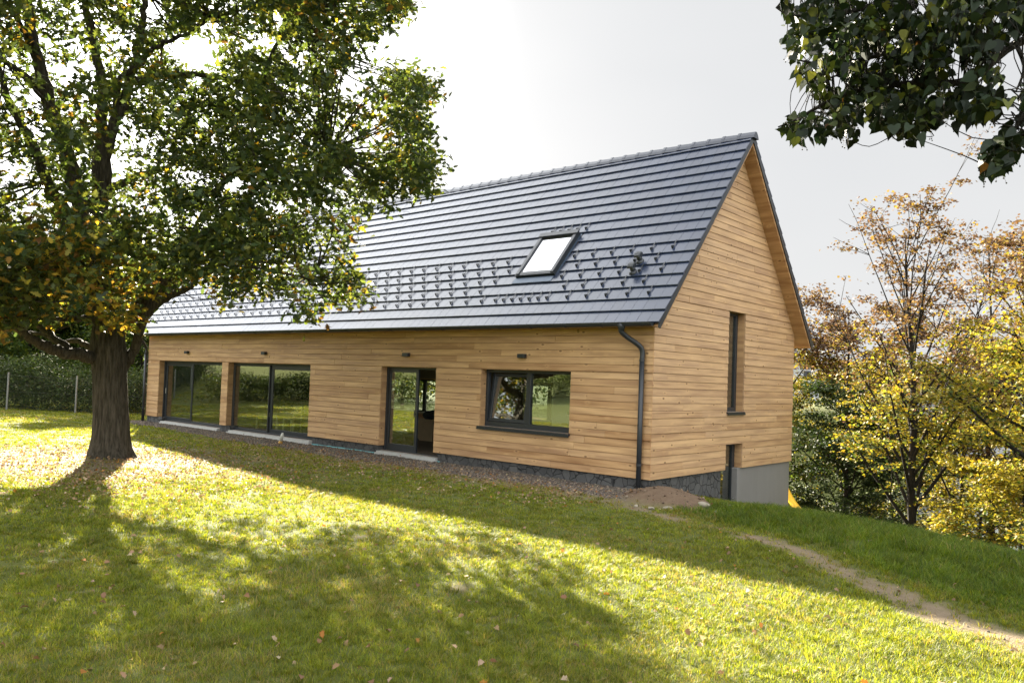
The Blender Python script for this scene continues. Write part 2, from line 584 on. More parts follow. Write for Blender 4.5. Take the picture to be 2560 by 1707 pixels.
M['leaf_autumn'] = make_leaf('autumn_leaves', 0.40, 0.6, (1.05, 1.05, 0.6))
M['leaf_hedge'] = make_leaf('hedge_leaves', 0.5, 0.65, (1.4, 1.35, .7))
M['grass'] = make_leaf('grass_blades', 0.48, 0.55, (1.6, 1.45, 0.6))
M['leaf_dark'] = make_leaf('shaded_hedge_leaves', 0.28, 0.7, (1.0, 1.0, .6))
M['litter'] = make_leaf('dry_leaf_litter', 0.25, 0.7, (1.1, 1.0, 0.8))
M['gravel'] = make_attr_mat('gravel_stones', 0.85, 0.25)
M['ground'] = make_ground()
M['water'] = make_water()
M['farwood'] = make_leaf('far_wood_leaves', 0.3, 0.7)
M['berry'] = simple('linden_fruit', (0.06, 0.05, 0.03), 0.7, 0, 0.3, 30)
M['bottle'] = simple('clear_plastic_bottle', (0.55, 0.56, 0.50), 0.15, 0, 0.1, 10)
M['juice'] = simple('amber_drink', (0.45, 0.26, 0.04), 0.3, 0, 0.1, 10)
M['farwall'] = simple('far_grey_render', (0.42, 0.43, 0.45), 0.8, 0, 0.06, 0.4)
M['farroof'] = simple('far_slate_roof', (0.13, 0.13, 0.145), 0.7, 0, 0.15, 0.6)


# ------------------------------------------------------------------ ground
def sst(a, b, x):
    t = np.clip((np.asarray(x, float) - a) / (b - a), 0, 1)
    return t * t * (3 - 2 * t)


class VNoise:
    def __init__(s, seed, n=256):
        s.g = np.random.default_rng(seed).random((n, n)); s.n = n

    def __call__(s, x, y):
        xi = np.floor(x).astype(int); yi = np.floor(y).astype(int)
        fx = x - xi; fy = y - yi
        fx = fx * fx * (3 - 2 * fx); fy = fy * fy * (3 - 2 * fy)
        g = s.g; n = s.n
        a = g[xi % n, yi % n]; b = g[(xi + 1) % n, yi % n]; c = g[xi % n, (yi + 1) % n]; d = g[(xi + 1) % n, (yi + 1) % n]
        return (a * (1 - fx) + b * fx) * (1 - fy) + (c * (1 - fx) + d * fx) * fy


vn1, vn2, vn3 = VNoise(1), VNoise(2), VNoise(3)


def fbm(x, y, s, vn=vn1):
    return (vn(x * s, y * s) + 0.5 * vn(x * s * 2.1 + 7, y * s * 2.1 + 3) + 0.25 * vn(x * s * 4.3 + 1, y * s * 4.3 + 9)) / 1.75


RIVER_Z = -8.5


def gz(x, y, rough=True):
    x = np.asarray(x, float); y = np.asarray(y, float)
    z = -0.09 - 0.13 * sst(-5.5, 0, y) * sst(6, 0, x) + 0.02 * np.maximum(0, -5.5 - y)
    side = sst(-8, 0.5, x)
    w = sst(0.3, 3.0, x)
    u = 0.45 * x + 0.89 * y
    up = np.maximum(0, u - 0.3 * w)
    d = (.125 * up + .0155 * up ** 2) * side * (1 - w) + w * (0.17 * up * up / (up + .8))
    d = d + w * 0.06 * np.maximum(0, u - 2.2) ** 2
    # the whole rear of the plot falls to the river
    v = 0.45 * x + 0.89 * y
    d = d + 0.30 * np.maximum(0, v - 9.0) * sst(-30, -4, x) * (1 - w)
    low = RIVER_Z - 1.2
    z = z - d
    z = np.maximum(z, low)
    # far bank and hills
    far = sst(85, 260, v)
    z = z + far * 11
    # hillside beyond the fence on the left and behind the camera
    q = (-0.70 * x - 0.72 * y) - 26.0
    z = z + 0.13 * np.maximum(0, q) * (1 - sst(60, 140, q)) + 0.13 * 60 * sst(60, 140, q)
    if rough:
        z = z + 0.05 * (fbm(x, y, 0.45) - 0.5) + 0.02 * (fbm(x, y, 2.2, vn2) - 0.5)
        z = z + 0.62 * mound_f(x, y)
    return z


def mound_f(x, y):
    # heap of earth at the house corner
    a, b = x - 0.95, y + 1.0
    p = a * 0.87 - b * 0.5; q = a * 0.5 + b * 0.87
    r = (p / 1.1) ** 2 + (q / 0.66) ** 2
    n = 0.62 + 0.5 * fbm(x, y, 2.6, vn3) + .25 * fbm(x, y, 8.0, vn2)
    return 0.37 * np.clip(1 - r, 0, 1) ** 0.75 * n


PATH = np.array([(0.9, -2.1), (1.65, -2.56), (2.95, -3.04), (4.34, -3.78), (5.58, -4.94), (6.03, -5.31), (6.92, -5.97), (8.6, -7.0), (12, -8.5)])


def path_d(x, y):
    d = np.full(np.shape(x), 1e9)
    for a, b in zip(PATH[:-1], PATH[1:]):
        ab = b - a
        t = np.clip(((x - a[0]) * ab[0] + (y - a[1]) * ab[1]) / (ab @ ab), 0, 1)
        d = np.minimum(d, np.hypot(x - a[0] - t * ab[0], y - a[1] - t * ab[1]))
    return d


def dirt_f(x, y):
    n = fbm(x, y, 1.6, vn2)
    n2 = fbm(x, y, 4.5, vn3)
    wpath = 0.115 + 0.075 * sst(3.5, 6.5, x)
    pd = path_d(x, y) + (n - 0.5) * 0.40 + (n2 - 0.5) * 0.36
    d = (1 - sst(wpath * 0.6, wpath * 1.8, pd)) * np.clip(.35 + 1.3 * n2, 0, 1)
    # trodden band beside the gravel
    band = sst(-2.9 + (n - .5) * 1.6, -1.5, y) * sst(-11.5, -6.5, x) * (1 - sst(0.8, 1.8, x)) * (1 - sst(-.3, .4, y))
    d = np.maximum(d, band * (0.55 + 0.45 * n))
    # worn ground round the oak
    ro = np.hypot(x + 8.6, (y + 7.2) * 1.0)
    d = np.maximum(d, 0.75 * (1 - sst(1.2, 5.2, ro + (n - .5) * 2.5)))
    # bald spots
    d = np.maximum(d, sst(0.74, 0.86, fbm(x, y, 1.6, vn3)) * 0.7)
    return np.clip(d, 0, 1)


def gravel_f(x, y):
    n = fbm(x, y, 2.0, vn3) - 0.5
    wdt = 1.45 + n * 0.5 - 0.45 * sst(-13, -20, x)
    return sst(-wdt - 0.25, -wdt + 0.1, y) * (1 - sst(0.02, 0.1, y)) * sst(-22.2, -21.6, x + n * .5) * (1 - sst(0.0, 0.6, x + n))


def axis_coords(lo, hi, step, far):
    c = list(np.arange(lo, hi + 1e-6, step))
    s = step; a = hi
    while a < far:
        s *= 1.25; a += s; c.append(a)
    s = step; a = lo; pre = []
    while a > -far:
        s *= 1.25; a -= s; pre.append(a)
    return np.array(pre[::-1] + c)


gx = axis_coords(-24, 13, 0.12, 900)
gy = axis_coords(-14, 9, 0.12, 900)
X, Y = np.meshgrid(gx, gy, indexing='ij')
Z = gz(X, Y)
# keep the sheet below the floor inside the house
inside = (X > -21.5) & (X < -0.15) & (Y > 0.25) & (Y < 6.75)
Z = np.where(inside, np.minimum(Z, -0.6), Z)
nx, ny = len(gx), len(gy)
I = np.arange(nx * ny).reshape(nx, ny)
quads = np.stack([I[:-1, :-1], I[1:, :-1], I[1:, 1:], I[:-1, 1:]], -1).reshape(-1, 4)
me = np_mesh('ground', np.stack([X, Y, Z], -1).reshape(-1, 3), quads.ravel(), np.full(len(quads), 4), smooth=True)
set_float(me, dirt_f(X, Y).ravel(), 'dirt')
set_float(me, gravel_f(X, Y).ravel(), 'gravel')
set_float(me, sst(0.02, 0.10, mound_f(X, Y)).ravel(), 'mound')
ground = tag(link('ground', me, M['ground']), 'lawn slope with worn dirt path and gravel strip along the house', kind='structure')

wme = np_mesh('river', [(-400, -200, RIVER_Z), (900, -200, RIVER_Z), (900, 900, RIVER_Z), (-400, 900, RIVER_Z)], [0, 1, 2, 3], [4])
tag(link('river', wme, M['water']), 'bright river glinting below the autumn trees', kind='structure')


# ------------------------------------------------------------------ the house
L, WD = 21.641, 6.956
HR, HE, EV, OH = 7.551, 2.993, 0.411, 0.348
TAN = (HR - HE) / (WD / 2 + EV)
SLOPE = math.hypot(WD / 2 + EV, HR - HE)
DV = np.array([0, (WD / 2 + EV) / SLOPE, (HR - HE) / SLOPE])       # up the front slope
NV = np.array([0, -DV[2], DV[1]])                                   # its outward normal
E0 = np.array([0, -EV, HE])
HT = 2.05
REV = 0.18
FLOOR = -0.12

house = empty('timber_house', (0, 0, 0), 0, 'long timber-clad house with steep dark tiled roof and stone plinth', 'house')

OPEN_F = [(-20.71, -16.23, -0.6, HT), (-15.83, -11.27, -0.6, HT), (-8.11, -6.05, -0.6, HT), (-4.54, -1.97, 0.749, HT)]
OPEN_G = [(3.19, 4.03, 1.286, 3.55), (3.19, 4.03, -2.0, 0.565)]
OPEN_B = [(-16.2, -11.2, 0.50, 1.72), (-9.0, -6.6, 0.5, 1.72), (-4.2, -2.2, 0.5, 1.72)]
BH = 0.1475


def clad(name, length_range, ztop_fn, openings, place, seed, z_end, pale=(0.0, 0.55)):
    """horizontal boards; place(u, depth, z) -> world. Each board its own slab with chamfered edges"""
    r = np.random.default_rng(seed)
    mb = MB()
    row = 0
    z = 0.0
    while z < z_end:
        z1 = z + BH - 0.004
        a0, b0, a1, b1 = ztop_fn(z, z1)
        cuts = sorted({0.0, 1.0} | {min(1, max(0, (zz - z) / (z1 - z))) for o in openings for zz in (o[2], o[3]) if z < zz < z1})
        # board joints along the row
        joints = []
        u = length_range[0] + r.uniform(-3.5, 0)
        while u < length_range[1]:
            u += r.uniform(2.8, 5.2); joints.append(u)
        segs = []; s0 = length_range[0]
        for j in joints + [length_range[1]]:
            e_ = min(j, length_range[1])
            if e_ > s0: segs.append((s0, e_)); s0 = e_
        for (sa, sb) in segs:
            t_ = np.clip(r.beta(2.2, 1.8), 0, 1)
            if r.random() < 0.16: t_ *= 0.1
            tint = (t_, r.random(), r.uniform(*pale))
            dep = r.uniform(0, 0.006)
            for c0, c1 in zip(cuts[:-1], cuts[1:]):
                zz0, zz1 = z + (z1 - z) * c0, z + (z1 - z) * c1
                zm = (zz0 + zz1) / 2
                iv = [(sa, sb)]
                for o in openings:
                    if o[2] < zm < o[3]:
                        nv = []
                        for (p, q) in iv:
                            if q <= o[0] or p >= o[1]: nv.append((p, q)); continue
                            if p < o[0]: nv.append((p, o[0]))
                            if q > o[1]: nv.append((o[1], q))
                        iv = nv
                for (p, q) in iv:
                    lo0, hi0 = max(p, a0), min(q, b0)
                    lo1, hi1 = max(p, a1), min(q, b1)
                    if hi0 - lo0 < 0.01: continue
                    if hi1 - lo1 < 0.0: lo1 = hi1 = (lo1 + hi1) / 2
                    g = 0.0015
                    prof = [(0.024, zz0), (-dep - 0.005, zz0), (-dep - .008, zz0 + 0.004), (-dep + 0.000, zz1 - 0.008), (-dep + 0.006, zz1), (0.024, zz1)]
                    V = []
                    for side in (0, 1):
                        for (dd, zz) in prof:
                            f = (zz - zz0) / (zz1 - zz0)
                            uu = (lo0 + (lo1 - lo0) * f + g) if side == 0 else (hi0 + (hi1 - hi0) * f - g)
                            V.append(place(uu, dd, zz))
                    n = 6
                    Fs = [(i, (i + 1) % n, n + (i + 1) % n, n + i) for i in range(n)] + [tuple(range(n))[::-1], tuple(range(n, 2 * n))]
                    mb.add(V, Fs, tint)
        z += BH
        row += 1
    return mb


def roof_under(y):
    """height of the underside of the roof build-up over a point of the plan"""
    yy = min(y, WD - y)
    return HE + (yy + EV) * TAN - 0.245


front = clad('front_wall', (-L, 0), lambda a, b: (-L, 0, -L, 0), OPEN_F, lambda u, d, z: (u, d, z), 11, 3.16)
front.build('front_cladding', M['wood'], house)


def gable_span(z0, z1):
    def sp(z):
        y = (z + 0.245 - HE) / TAN - EV
        y = max(0.0, y - 0.04)
        return y, WD - y
    a0, b0 = sp(z0); a1, b1 = sp(z1)
    return a0, max(a0, b0), a1, max(a1, b1)


gab = clad('gable', (0, WD), gable_span, OPEN_G, lambda u, d, z: (-d, u, z), 12, 7.2, (0.55, 1.0))  # paler tint here puts the gable's sky sheen into the board colour
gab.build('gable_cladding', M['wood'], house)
gab2 = clad('gable', (0, WD), gable_span, [], lambda u, d, z: (-L + d, u, z), 13, 7.2)
gab2.build('rear_gable_cladding', M['wood'], house)
back = clad('back_wall', (-L, 0), lambda a, b: (-L, 0, -L, 0), OPEN_B, lambda u, d, z: (u, WD - d, z), 14, 3.16)
back.build('back_cladding', M['wood'], house)

# structural wall core behind the boards, with the openings left free
core = MB()


def wall_core(mb, u0, u1, z0, z1, openings, put):
    openings = [(o[0] - .021, o[1] + .021, o[2] - (.0 if o[2] < 0 else .001), o[3] + .021) for o in openings]
    us = sorted({u0, u1} | {v for o in openings for v in (o[0], o[1])})
    zs = sorted({z0, z1} | {v for o in openings for v in (o[2], o[3]) if z0 < v < z1})
    for a, b in zip(us[:-1], us[1:]):
        for c, d_ in zip(zs[:-1], zs[1:]):
            um, zm = (a + b) / 2, (c + d_) / 2
            if any(o[0] < um < o[1] and o[2] < zm < o[3] for o in openings): continue
            put(mb, a, b, c, d_)


wall_core(core, -L + 0.025, -0.025, 0.0, 3.15, OPEN_F, lambda mb, a, b, c, d_: mb.box(a, b, 0.026, 0.30, c, d_))
wall_core(core, -L + 0.025, -0.025, 0.0, 3.15, OPEN_B, lambda mb, a, b, c, d_: mb.box(a, b, WD - 0.30, WD - 0.026, c, d_))
wall_core(core, 0.302, WD - 0.302, 0.0, 3.15, OPEN_G, lambda mb, a, b, c, d_: mb.box(-0.30, -0.026, a, b, c, d_))
core.box(-L + 0.026, -L + 0.30, 0.302, WD - 0.302, 0.0, 3.15)
# gable triangles
for (xa, xb, ops) in ((-0.30, -0.026, [OPEN_G[0]]), (-L + 0.026, -L + 0.30, [])):
    def tri(ya, yb, za):
        def top(y): return roof_under(y) - 0.02
        ys = sorted({ya, yb} | ({WD / 2} if ya < WD / 2 < yb else set()))
        for p, q in zip(ys[:-1], ys[1:]):
            pr = [(p, za), (q, za), (q, max(za, top(q))), (p, max(za, top(p)))]
            core.prism(pr, xa, xb, 'x')
    if ops:
        o = ops[0]
        tri(0.08, o[0] - .021, 3.151); tri(o[1] + .021, WD - 0.08, 3.151); tri(o[0] - .021, o[1] + .021, o[3] + .021)
    else:
        tri(0.08, WD - 0.08, 3.151)
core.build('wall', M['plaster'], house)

# wooden linings of the openings
rv = MB()
rvt = (0.35, 0.4, 0.2)
for (a, b, c, d_) in OPEN_F:
    zlo = max(c, 0.0); rv = MB()
    rv.box(a - 0.0195, a + 0.002, 0.0255, REV + .05, zlo, d_, rvt); rv.box(b - .002, b + 0.0195, 0.0255, REV + .05, zlo, d_, rvt)
    rv.box(a + .0025, b - .0025, 0.0255, REV + .05, d_ - .002, d_ + 0.0195, rvt)
    rv.build('opening_lining', M['wood'], house)
for (a, b, c, d_) in OPEN_G:
    zlo = max(c, 0.0); rv = MB()
    rv.box(-REV - .07, -0.0255, a - 0.0195, a + .002, zlo, d_, rvt); rv.box(-REV - .07, -0.0255, b - .002, b + 0.0195, zlo, d_, rvt)
    rv.box(-REV - .07, -0.0255, a + .0025, b - .0025, d_ - .002, d_ + 0.0195, rvt)
    rv.build('opening_lining', M['wood'], house)

# stone plinth and concrete base
for (a, b) in ((-L + 0.04, -20.42), (-16.28, -15.66), (-11.10, -8.22), (-5.92, -0.04)):
    st = MB(); st.box(a, b, 0.045, 0.34, -1.0, -0.003)
    if b > -1: st.box(-0.34, -0.041, 0.341, 3.06, -1.9, -0.003)
    st.build('stone_plinth', M['stone'], house)
cb = MB()
cb.box(-0.30, -0.035, 3.91, WD - 0.02, -3.2, -0.004, bev=0.012)
cb.box(-L + 0.06, -0.301, WD - 0.34, WD - 0.03, -3.6, -0.004)
cb.box(-L + 0.05, -L + 0.34, 0.35, WD - 0.35, -1.2, -0.004)
cb.build('concrete_base', M['concrete'], house)
# door thresholds
for (a, b, wd) in ((-20.40, -16.30, .10), (-15.64, -11.12, .13), (-8.18, -5.94, .12)):
    th = MB()
    th.box(a, b, -wd * .7, 0.17, -0.32, -0.178, bev=0.006)
    th.box(a + .02, b - .02, -0.03, 0.17, -0.178, -0.135)
    th.build('threshold', M['white_sill'], house)
fo = MB()
xs = np.linspace(-4.1, -0.24, 40)
for a, b in zip(xs[:-1], xs[1:]):
    t0 = (a + 4.1) / 3.9
    hgt = 0.012 + 0.085 * t0 ** 1.3 + 0.012 * random.random()
    g0 = float(gz(a, 0.02)) - 0.05
    top = -0.245 + 0.012 * random.random() - 0.05 * t0 + hgt * 0.55
    fo.box(a, b, 0.02, 0.044, -0.6, top)
fo.box(-0.30, -0.235, 0.015, 0.0445, -0.6, -0.155)
fo.build('insulation_strip', M['foil'], house)
fo = MB()
for a in np.arange(-11.1, -5.95, 0.15):
    fo.box(a, a + 0.15, 0.028, 0.044, -0.6, -0.205 + 0.012 * random.random())
fo.build('insulation_strip', M['foil'], house)

# ---- roof
ROWS = 18
PITCH_R = 0.337
S0 = 0.055
TW = 0.2495
XL, XR = -L - OH, OH


def tiles(mb, flip, ncol_limit=None):
    r = np.random.default_rng(5 + flip)
    nc = int(round((XR - XL) / TW))
    tw = (XR - XL) / nc
    cols = range(nc)
    for k in range(ROWS):
        s_lo = S0 + PITCH_R * k - 0.06
        s_hi = min(s_lo + PITCH_R + 0.05, SLOPE - 0.02)
        for i in cols:
            xa = XL + i * tw + 0.0028; xb = XL + (i + 1) * tw - 0.0028
            if not flip:
                # the skylight replaces some tiles
                if xa < -2.95 and xb > -4.12 and 1.55 < s_lo + 0.15 < 2.98: continue
            d0 = r.uniform(-0.0015, 0.0015)
            # lower edge lifted over the row below; thick nose
            pr = [(s_lo, 0.032 + d0), (s_lo + 0.008, 0.042 + d0), (s_hi, 0.004 + d0), (s_hi, -0.008), (s_lo, 0.004 + d0)]
            V = []
            for x in (xa, xb):
                for (s_, h_) in pr:
                    p = E0 + DV * s_ + NV * h_
                    y = p[1] if not flip else WD - p[1]
                    V.append((x, y, p[2]))
            n = 5
            Fs = [(j, (j + 1) % n, n + (j + 1) % n, n + j) for j in range(n)] + [tuple(range(n))[::-1], tuple(range(n, 2 * n))]
            g = r.uniform(0.58, 1.0)
            mb.add(V, Fs, (g, g, g))


tm = MB(); tiles(tm, 0); tiles(tm, 1)
roof = tm.build('roof', M['tile'], house)

# roof build-up: wooden soffit slab, dark verge boards, fascia
sf = MB()
for flip in (0, 1):
    f = (lambda y: y) if not flip else (lambda y: WD - y)
    yk = (2.93 - (HE - 0.245)) / TAN - EV
    prof = [(f(-EV + .03), HE - 0.0 - .035), (f(-EV + .03), 2.93), (f(yk), 2.93), (f(WD / 2), HR - 0.245), (f(WD / 2), HR - 0.035)]
    sf.prism(prof, XL + 0.03, XR - 0.03, 'x')
sf.c = [(0.0, 0.35, 0.1)] * len(sf.v)
sf.build('soffit', M['wood'], house)
for (xa, xb) in ((XR - 0.029, XR - 0.005), (XL + 0.005, XL + 0.029)):
    vg = MB()
    for flip in (0, 1):
        f = (lambda y: y) if not flip else (lambda y: WD - y)
        prof = [(f(-EV), HE - 0.012), (f(-EV), HE - 0.085), (f(-EV + 0.05), HE - 0.10), (f(WD / 2 + (0.001 if not flip else 0.0)), HR - 0.165), (f(WD / 2 + (0.001 if not flip else 0.0)), HR - 0.018)]
        vg.prism(prof, xa + (0.001 if flip else 0), xb + (0.001 if flip else 0), 'x')
    vg.build('verge_trim', M['metal'], house)
rc = MB()
nr = 58
for i in range(nr):
    a = XL - 0.01 + (XR - XL + 0.03) * i / nr; b = XL + (XR - XL + 0.03) * (i + 1) / nr + 0.02
    for (x0, x1, hh) in ((a, a + 0.07, 0.012), (a + 0.07, b, 0.0)):
        o = [(WD / 2 - 0.135, HR - 0.105), (WD / 2 - 0.10, HR - 0.035 + hh), (WD / 2 - 0.03, HR + 0.045 + hh), (WD / 2 + 0.03, HR + 0.045 + hh), (WD / 2 + 0.10, HR - 0.035 + hh), (WD / 2 + 0.135, HR - 0.105)]
        lift = 0.016 * 1.0
        V = [(x0, y, z + lift) for y, z in o] + [(x1, y, z + (lift if hh else 0)) for y, z in o]
        n = len(o)
        rc.add(V, [(j, j + 1, n + j + 1, n + j) for j in range(n - 1)] + [tuple(range(n))[::-1], tuple(range(n, 2 * n))])
rcap = rc.build('ridge_cap', M['tile'], roof)

# gutters and downpipes


def halfpipe(mb, x0, x1, y, z, r, n=8, seg=1.0):
    ang = np.linspace(math.pi, 2 * math.pi, n + 1)
    pr = [(y + r * math.cos(a), z + r * math.sin(a)) for a in ang]
    pi_ = [(y + (r - 0.006) * math.cos(a), z + (r - 0.006) * math.sin(a) + .0) for a in ang[::-1]]
    mb.prism(pr + pi_, x0, x1, 'x')
    mb.tube([(x0, y - r, z), (x1, y - r, z)], 0.011, 6)
    mb.prism(pr, x0 - 0.004, x0 - 0.0005, 'x'); mb.prism(pr, x1 + 0.0005, x1 + 0.004, 'x')


for yy, nm in ((-0.475, 'gutter'), (WD + 0.475, 'gutter')):
    g = MB(); halfpipe(g, XL + 0.06, XR - 0.12, yy, 3.005, 0.075)
    for xx in np.arange(XL + 0.4, XR - 0.2, 0.9):
        ang = np.linspace(math.pi, 2 * math.pi, 7)
        g.tube([(xx, yy + 0.08 * math.cos(a), 3.005 + 0.08 * math.sin(a)) for a in ang], 0.006, 5)
    g.build(nm, M['metal'], house, smooth=False)


def downpipe(x, yg, yw, zbot, sgn=1):
    mb = MB()
    pts = smooth_path([(x - .25 * sgn, yg, 2.93), (x - .25 * sgn, yg, 2.84), (x - .2 * sgn, yg + (yw - yg) * .35, 2.74), (x - .05 * sgn, yg + (yw - yg) * .8, 2.60), (x, yw, 2.48), (x, yw, 2.3)], 4)
    mb.tube(pts, 0.05, 12)
    mb.tube([(x, yw, 2.32), (x, yw, zbot)], 0.05, 12)
    mb.tube([(x - .25 * sgn, yg, 2.99), (x - .25 * sgn, yg, 2.93), (x - .25 * sgn, yg, 2.84)], [0.085, 0.075, 0.052], 12)
    o = mb.build('downpipe', M['metal'], house, smooth=True)
    for zz in (2.3, 0.28):
        b = MB(); b.tube([(x, yw, zz - .02), (x, yw, zz + .02)], 0.056, 12)
        b.box(x - .008, x + .008, yw + 0.05, 0.0 if yw < 0 else WD + .02, zz - .01, zz + .01) if yw < 0 else None
        b.build('pipe_clamp', M['metal'], o)
    return o


downpipe(-0.20, -0.475, -0.095, -0.55)
downpipe(-L - 0.02, -0.475, -0.095, -0.45, -1)

# skylight: frame, sash glass, flashing
SX0, SX1, SS0, SS1 = -4.07, -2.97, 1.60, 3.00


def rp(x, s_, h_):
    p = E0 + DV * s_ + NV * h_
    return (x, p[1], p[2])


def rbox(mb, xa, xb, sa, sb, ha, hb):
    V = [rp(x, s_, h_) for h_ in (ha, hb) for s_ in (sa, sb) for x in (xa, xb)]
    return mb.add(V, [(0, 1, 3, 2), (4, 6, 7, 5), (0, 4, 5, 1), (1, 5, 7, 3), (3, 7, 6, 2), (2, 6, 4, 0)])


fl = MB()
rbox(fl, SX0 - 0.06, SX1 + 0.06, SS0 - 0.20, SS1 + 0.1, 0.002, 0.012)
rbox(fl, SX0 - 0.02, SX1 + 0.02, SS0 - 0.24, SS0 - 0.06, 0.036, 0.048)
sky_w = fl.build('skylight', M['zinc'], house)
fr = MB()
wfr = 0.085
rbox(fr, SX0, SX0 + wfr, SS0, SS1, 0.0125, 0.125)
rbox(fr, SX1 - wfr, SX1, SS0, SS1, 0.0125, 0.125)
rbox(fr, SX0 + wfr, SX1 - wfr, SS0, SS0 + wfr, 0.0125, 0.105)
rbox(fr, SX0 + wfr, SX1 - wfr, SS1 - 0.12, SS1, 0.0125, 0.125)
rbox(fr, SX0 - 0.03, SX1 + 0.03, SS1 - 0.10, SS1 + 0.03, 0.1255, 0.15)
rbox(fr, SX0 - 0.025, SX1 + 0.025, SS0 - 0.03, SS0 - 0.001, 0.0125, 0.10)
fr.build('frame', M['metal'], sky_w)
k = N('skylight_glass')
gl = k.n('ShaderNodeBsdfGlossy'); gl.inputs['Roughness'].default_value = 0.02; gl.inputs['Color'].default_value = (.95, .96, 1, 1)
mx = k.n('ShaderNodeMixShader'); mx.inputs[0].default_value = 0.5
k.put(mx.inputs[1], k.pbr((0.05, 0.055, 0.06), 0.1)); k.put(mx.inputs[2], gl.outputs[0])
k.done(mx.outputs[0])
M['skyglass'] = k.m
pg = MB(); rbox(pg, SX0 + wfr, SX1 - wfr, SS0 + wfr, SS1 - 0.12, 0.07, 0.088)
pg.build('pane', M['skyglass'], sky_w)

# vent pipes with hooded caps
for (vx, vs) in ((-0.83, 1.80), (-0.85, 1.47)):
    mb = MB()
    b0 = np.array(rp(vx, vs, 0.02))
    # cone collar on the tile
    up = NV * .55 + np.array([0, 0, .45]); up /= np.linalg.norm(up)
    mb.tube([b0 - up * .05, b0 + up * .03, b0 + up * .05], [0.115, 0.085, 0.066], 14)
    mb.tube([b0, b0 + up * .15], 0.058, 14)
    vent = mb.build('vent_pipe', M['metal'], house, smooth=True)
    cp_ = MB()
    fwd = np.cross(np.array([1.0, 0, 0]), up); fwd = fwd if fwd[1] < 0 else -fwd
    t = b0 + up * .125
    prof = [(-.07, 0.0), (-.075, .06), (-.03, .095), (.05, .085), (.105, .05), (.11, .005), (.06, .012)]
    V = []
    for xs_, sc_ in ((-.07, .8), (-.055, 1.0), (.055, 1.0), (.07, .8)):
        for (f_, u_) in prof:
            p = t + fwd * (f_ * sc_) + up * (u_ * sc_)
            V.append((p[0] + xs_, p[1], p[2]))
    n = len(prof)
    cp_.add(V, [(i * n + j, i * n + (j + 1) % n, (i + 1) * n + (j + 1) % n, (i + 1) * n + j) for i in range(3) for j in range(n)] + [tuple(range(n))[::-1], tuple(range(3 * n, 4 * n))])
    cp_.build('cap', M['metal'], vent, smooth=False)

# snow guards: bent steel hooks on the tiles
guard_spots = []
for k_, s_ in enumerate((0.795, 1.135, 1.475, 1.815, 2.155)):
    off = -0.20 if k_ % 2 == 0 else -0.46
    i = 0
    while True:
        x = off - 0.5 * i; i += 1
        if x < XL + 0.2: break
        if -4.25 < x < -2.75 and s_ > 1.0: continue
        if x > -4.6 and x < -2.9 and k_ == 1: continue
        if k_ == 0 and -4.3 < x < -2.6: continue
        if abs(x + 0.84) < 0.12 and k_ in (3,): continue
        guard_spots.append((x, s_))
for i in range(7): guard_spots.append((-2.75 - 0.252 * i, 0.80))
for i in range(5): guard_spots.append((-2.86 - 0.25 * i, 3.145))
guard_spots.sort(key=lambda q: np.linalg.norm(np.array(rp(q[0], q[1], 0)) - CAM))


def guard_geo(mb, x, s_):
    # strap running up under the tile above
    rbox(mb, x - 0.012, x + 0.012, s_ - 0.01, s_ + 0.235, 0.040, 0.046)
    # upright A-shaped hook
    for (sa, ha, sb, hb) in ((s_ - 0.030, 0.036, s_ - 0.012, 0.098), (s_ + 0.045, 0.034, s_ - 0.004, 0.098)):
        V = []
        for (q, h_) in ((sa, ha), (sb, hb)):
            for dx in (-0.017, 0.017):
                for ds in (0, 0.013):
                    V.append(rp(x + dx, q + ds, h_))
        mb.add(V, [(0, 2, 3, 1), (4, 5, 7, 6), (0, 1, 5, 4), (2, 6, 7, 3), (0, 4, 6, 2), (1, 3, 7, 5)])


gm = MB(); guard_geo(gm, 0, 0.8)
gproto = None
for (x, s_) in guard_spots[:100]:
    off = DV * (s_ - 0.8)
    if gproto is None:
        gproto = gm.build('snow_guard', M['metal'], roof); o = gproto
    else:
        o = gproto.copy(); COL.objects.link(o); o.parent = roof
    o.location = (x, off[1], off[2])
gr = MB()
for (x, s_) in guard_spots[100:]: guard_geo(gr, x, s_)
tag(gr.build('snow_guards', M['metal'], roof), kind='stuff')

# ---- windows and doors


def frame_rect(mb, a, b, c, d_, y0, y1, w, wb=None, bev=0.004):
    wb = wb or w
    mb.box(a, a + w, y0, y1, c, d_, bev=bev); mb.box(b - w, b, y0, y1, c, d_, bev=bev)
    mb.box(a + w, b - w, y0, y1, d_ - w, d_, bev=bev); mb.box(a + w, b - w, y0, y1, c, c + wb, bev=bev)


def pane(a, b, c, d_, y, parent, th_=0.008):
    mb = MB(); mb.box(a, b, y, y + th_, c, d_)
    return mb.build('pane', M['glass'], parent)


ZB = -0.125


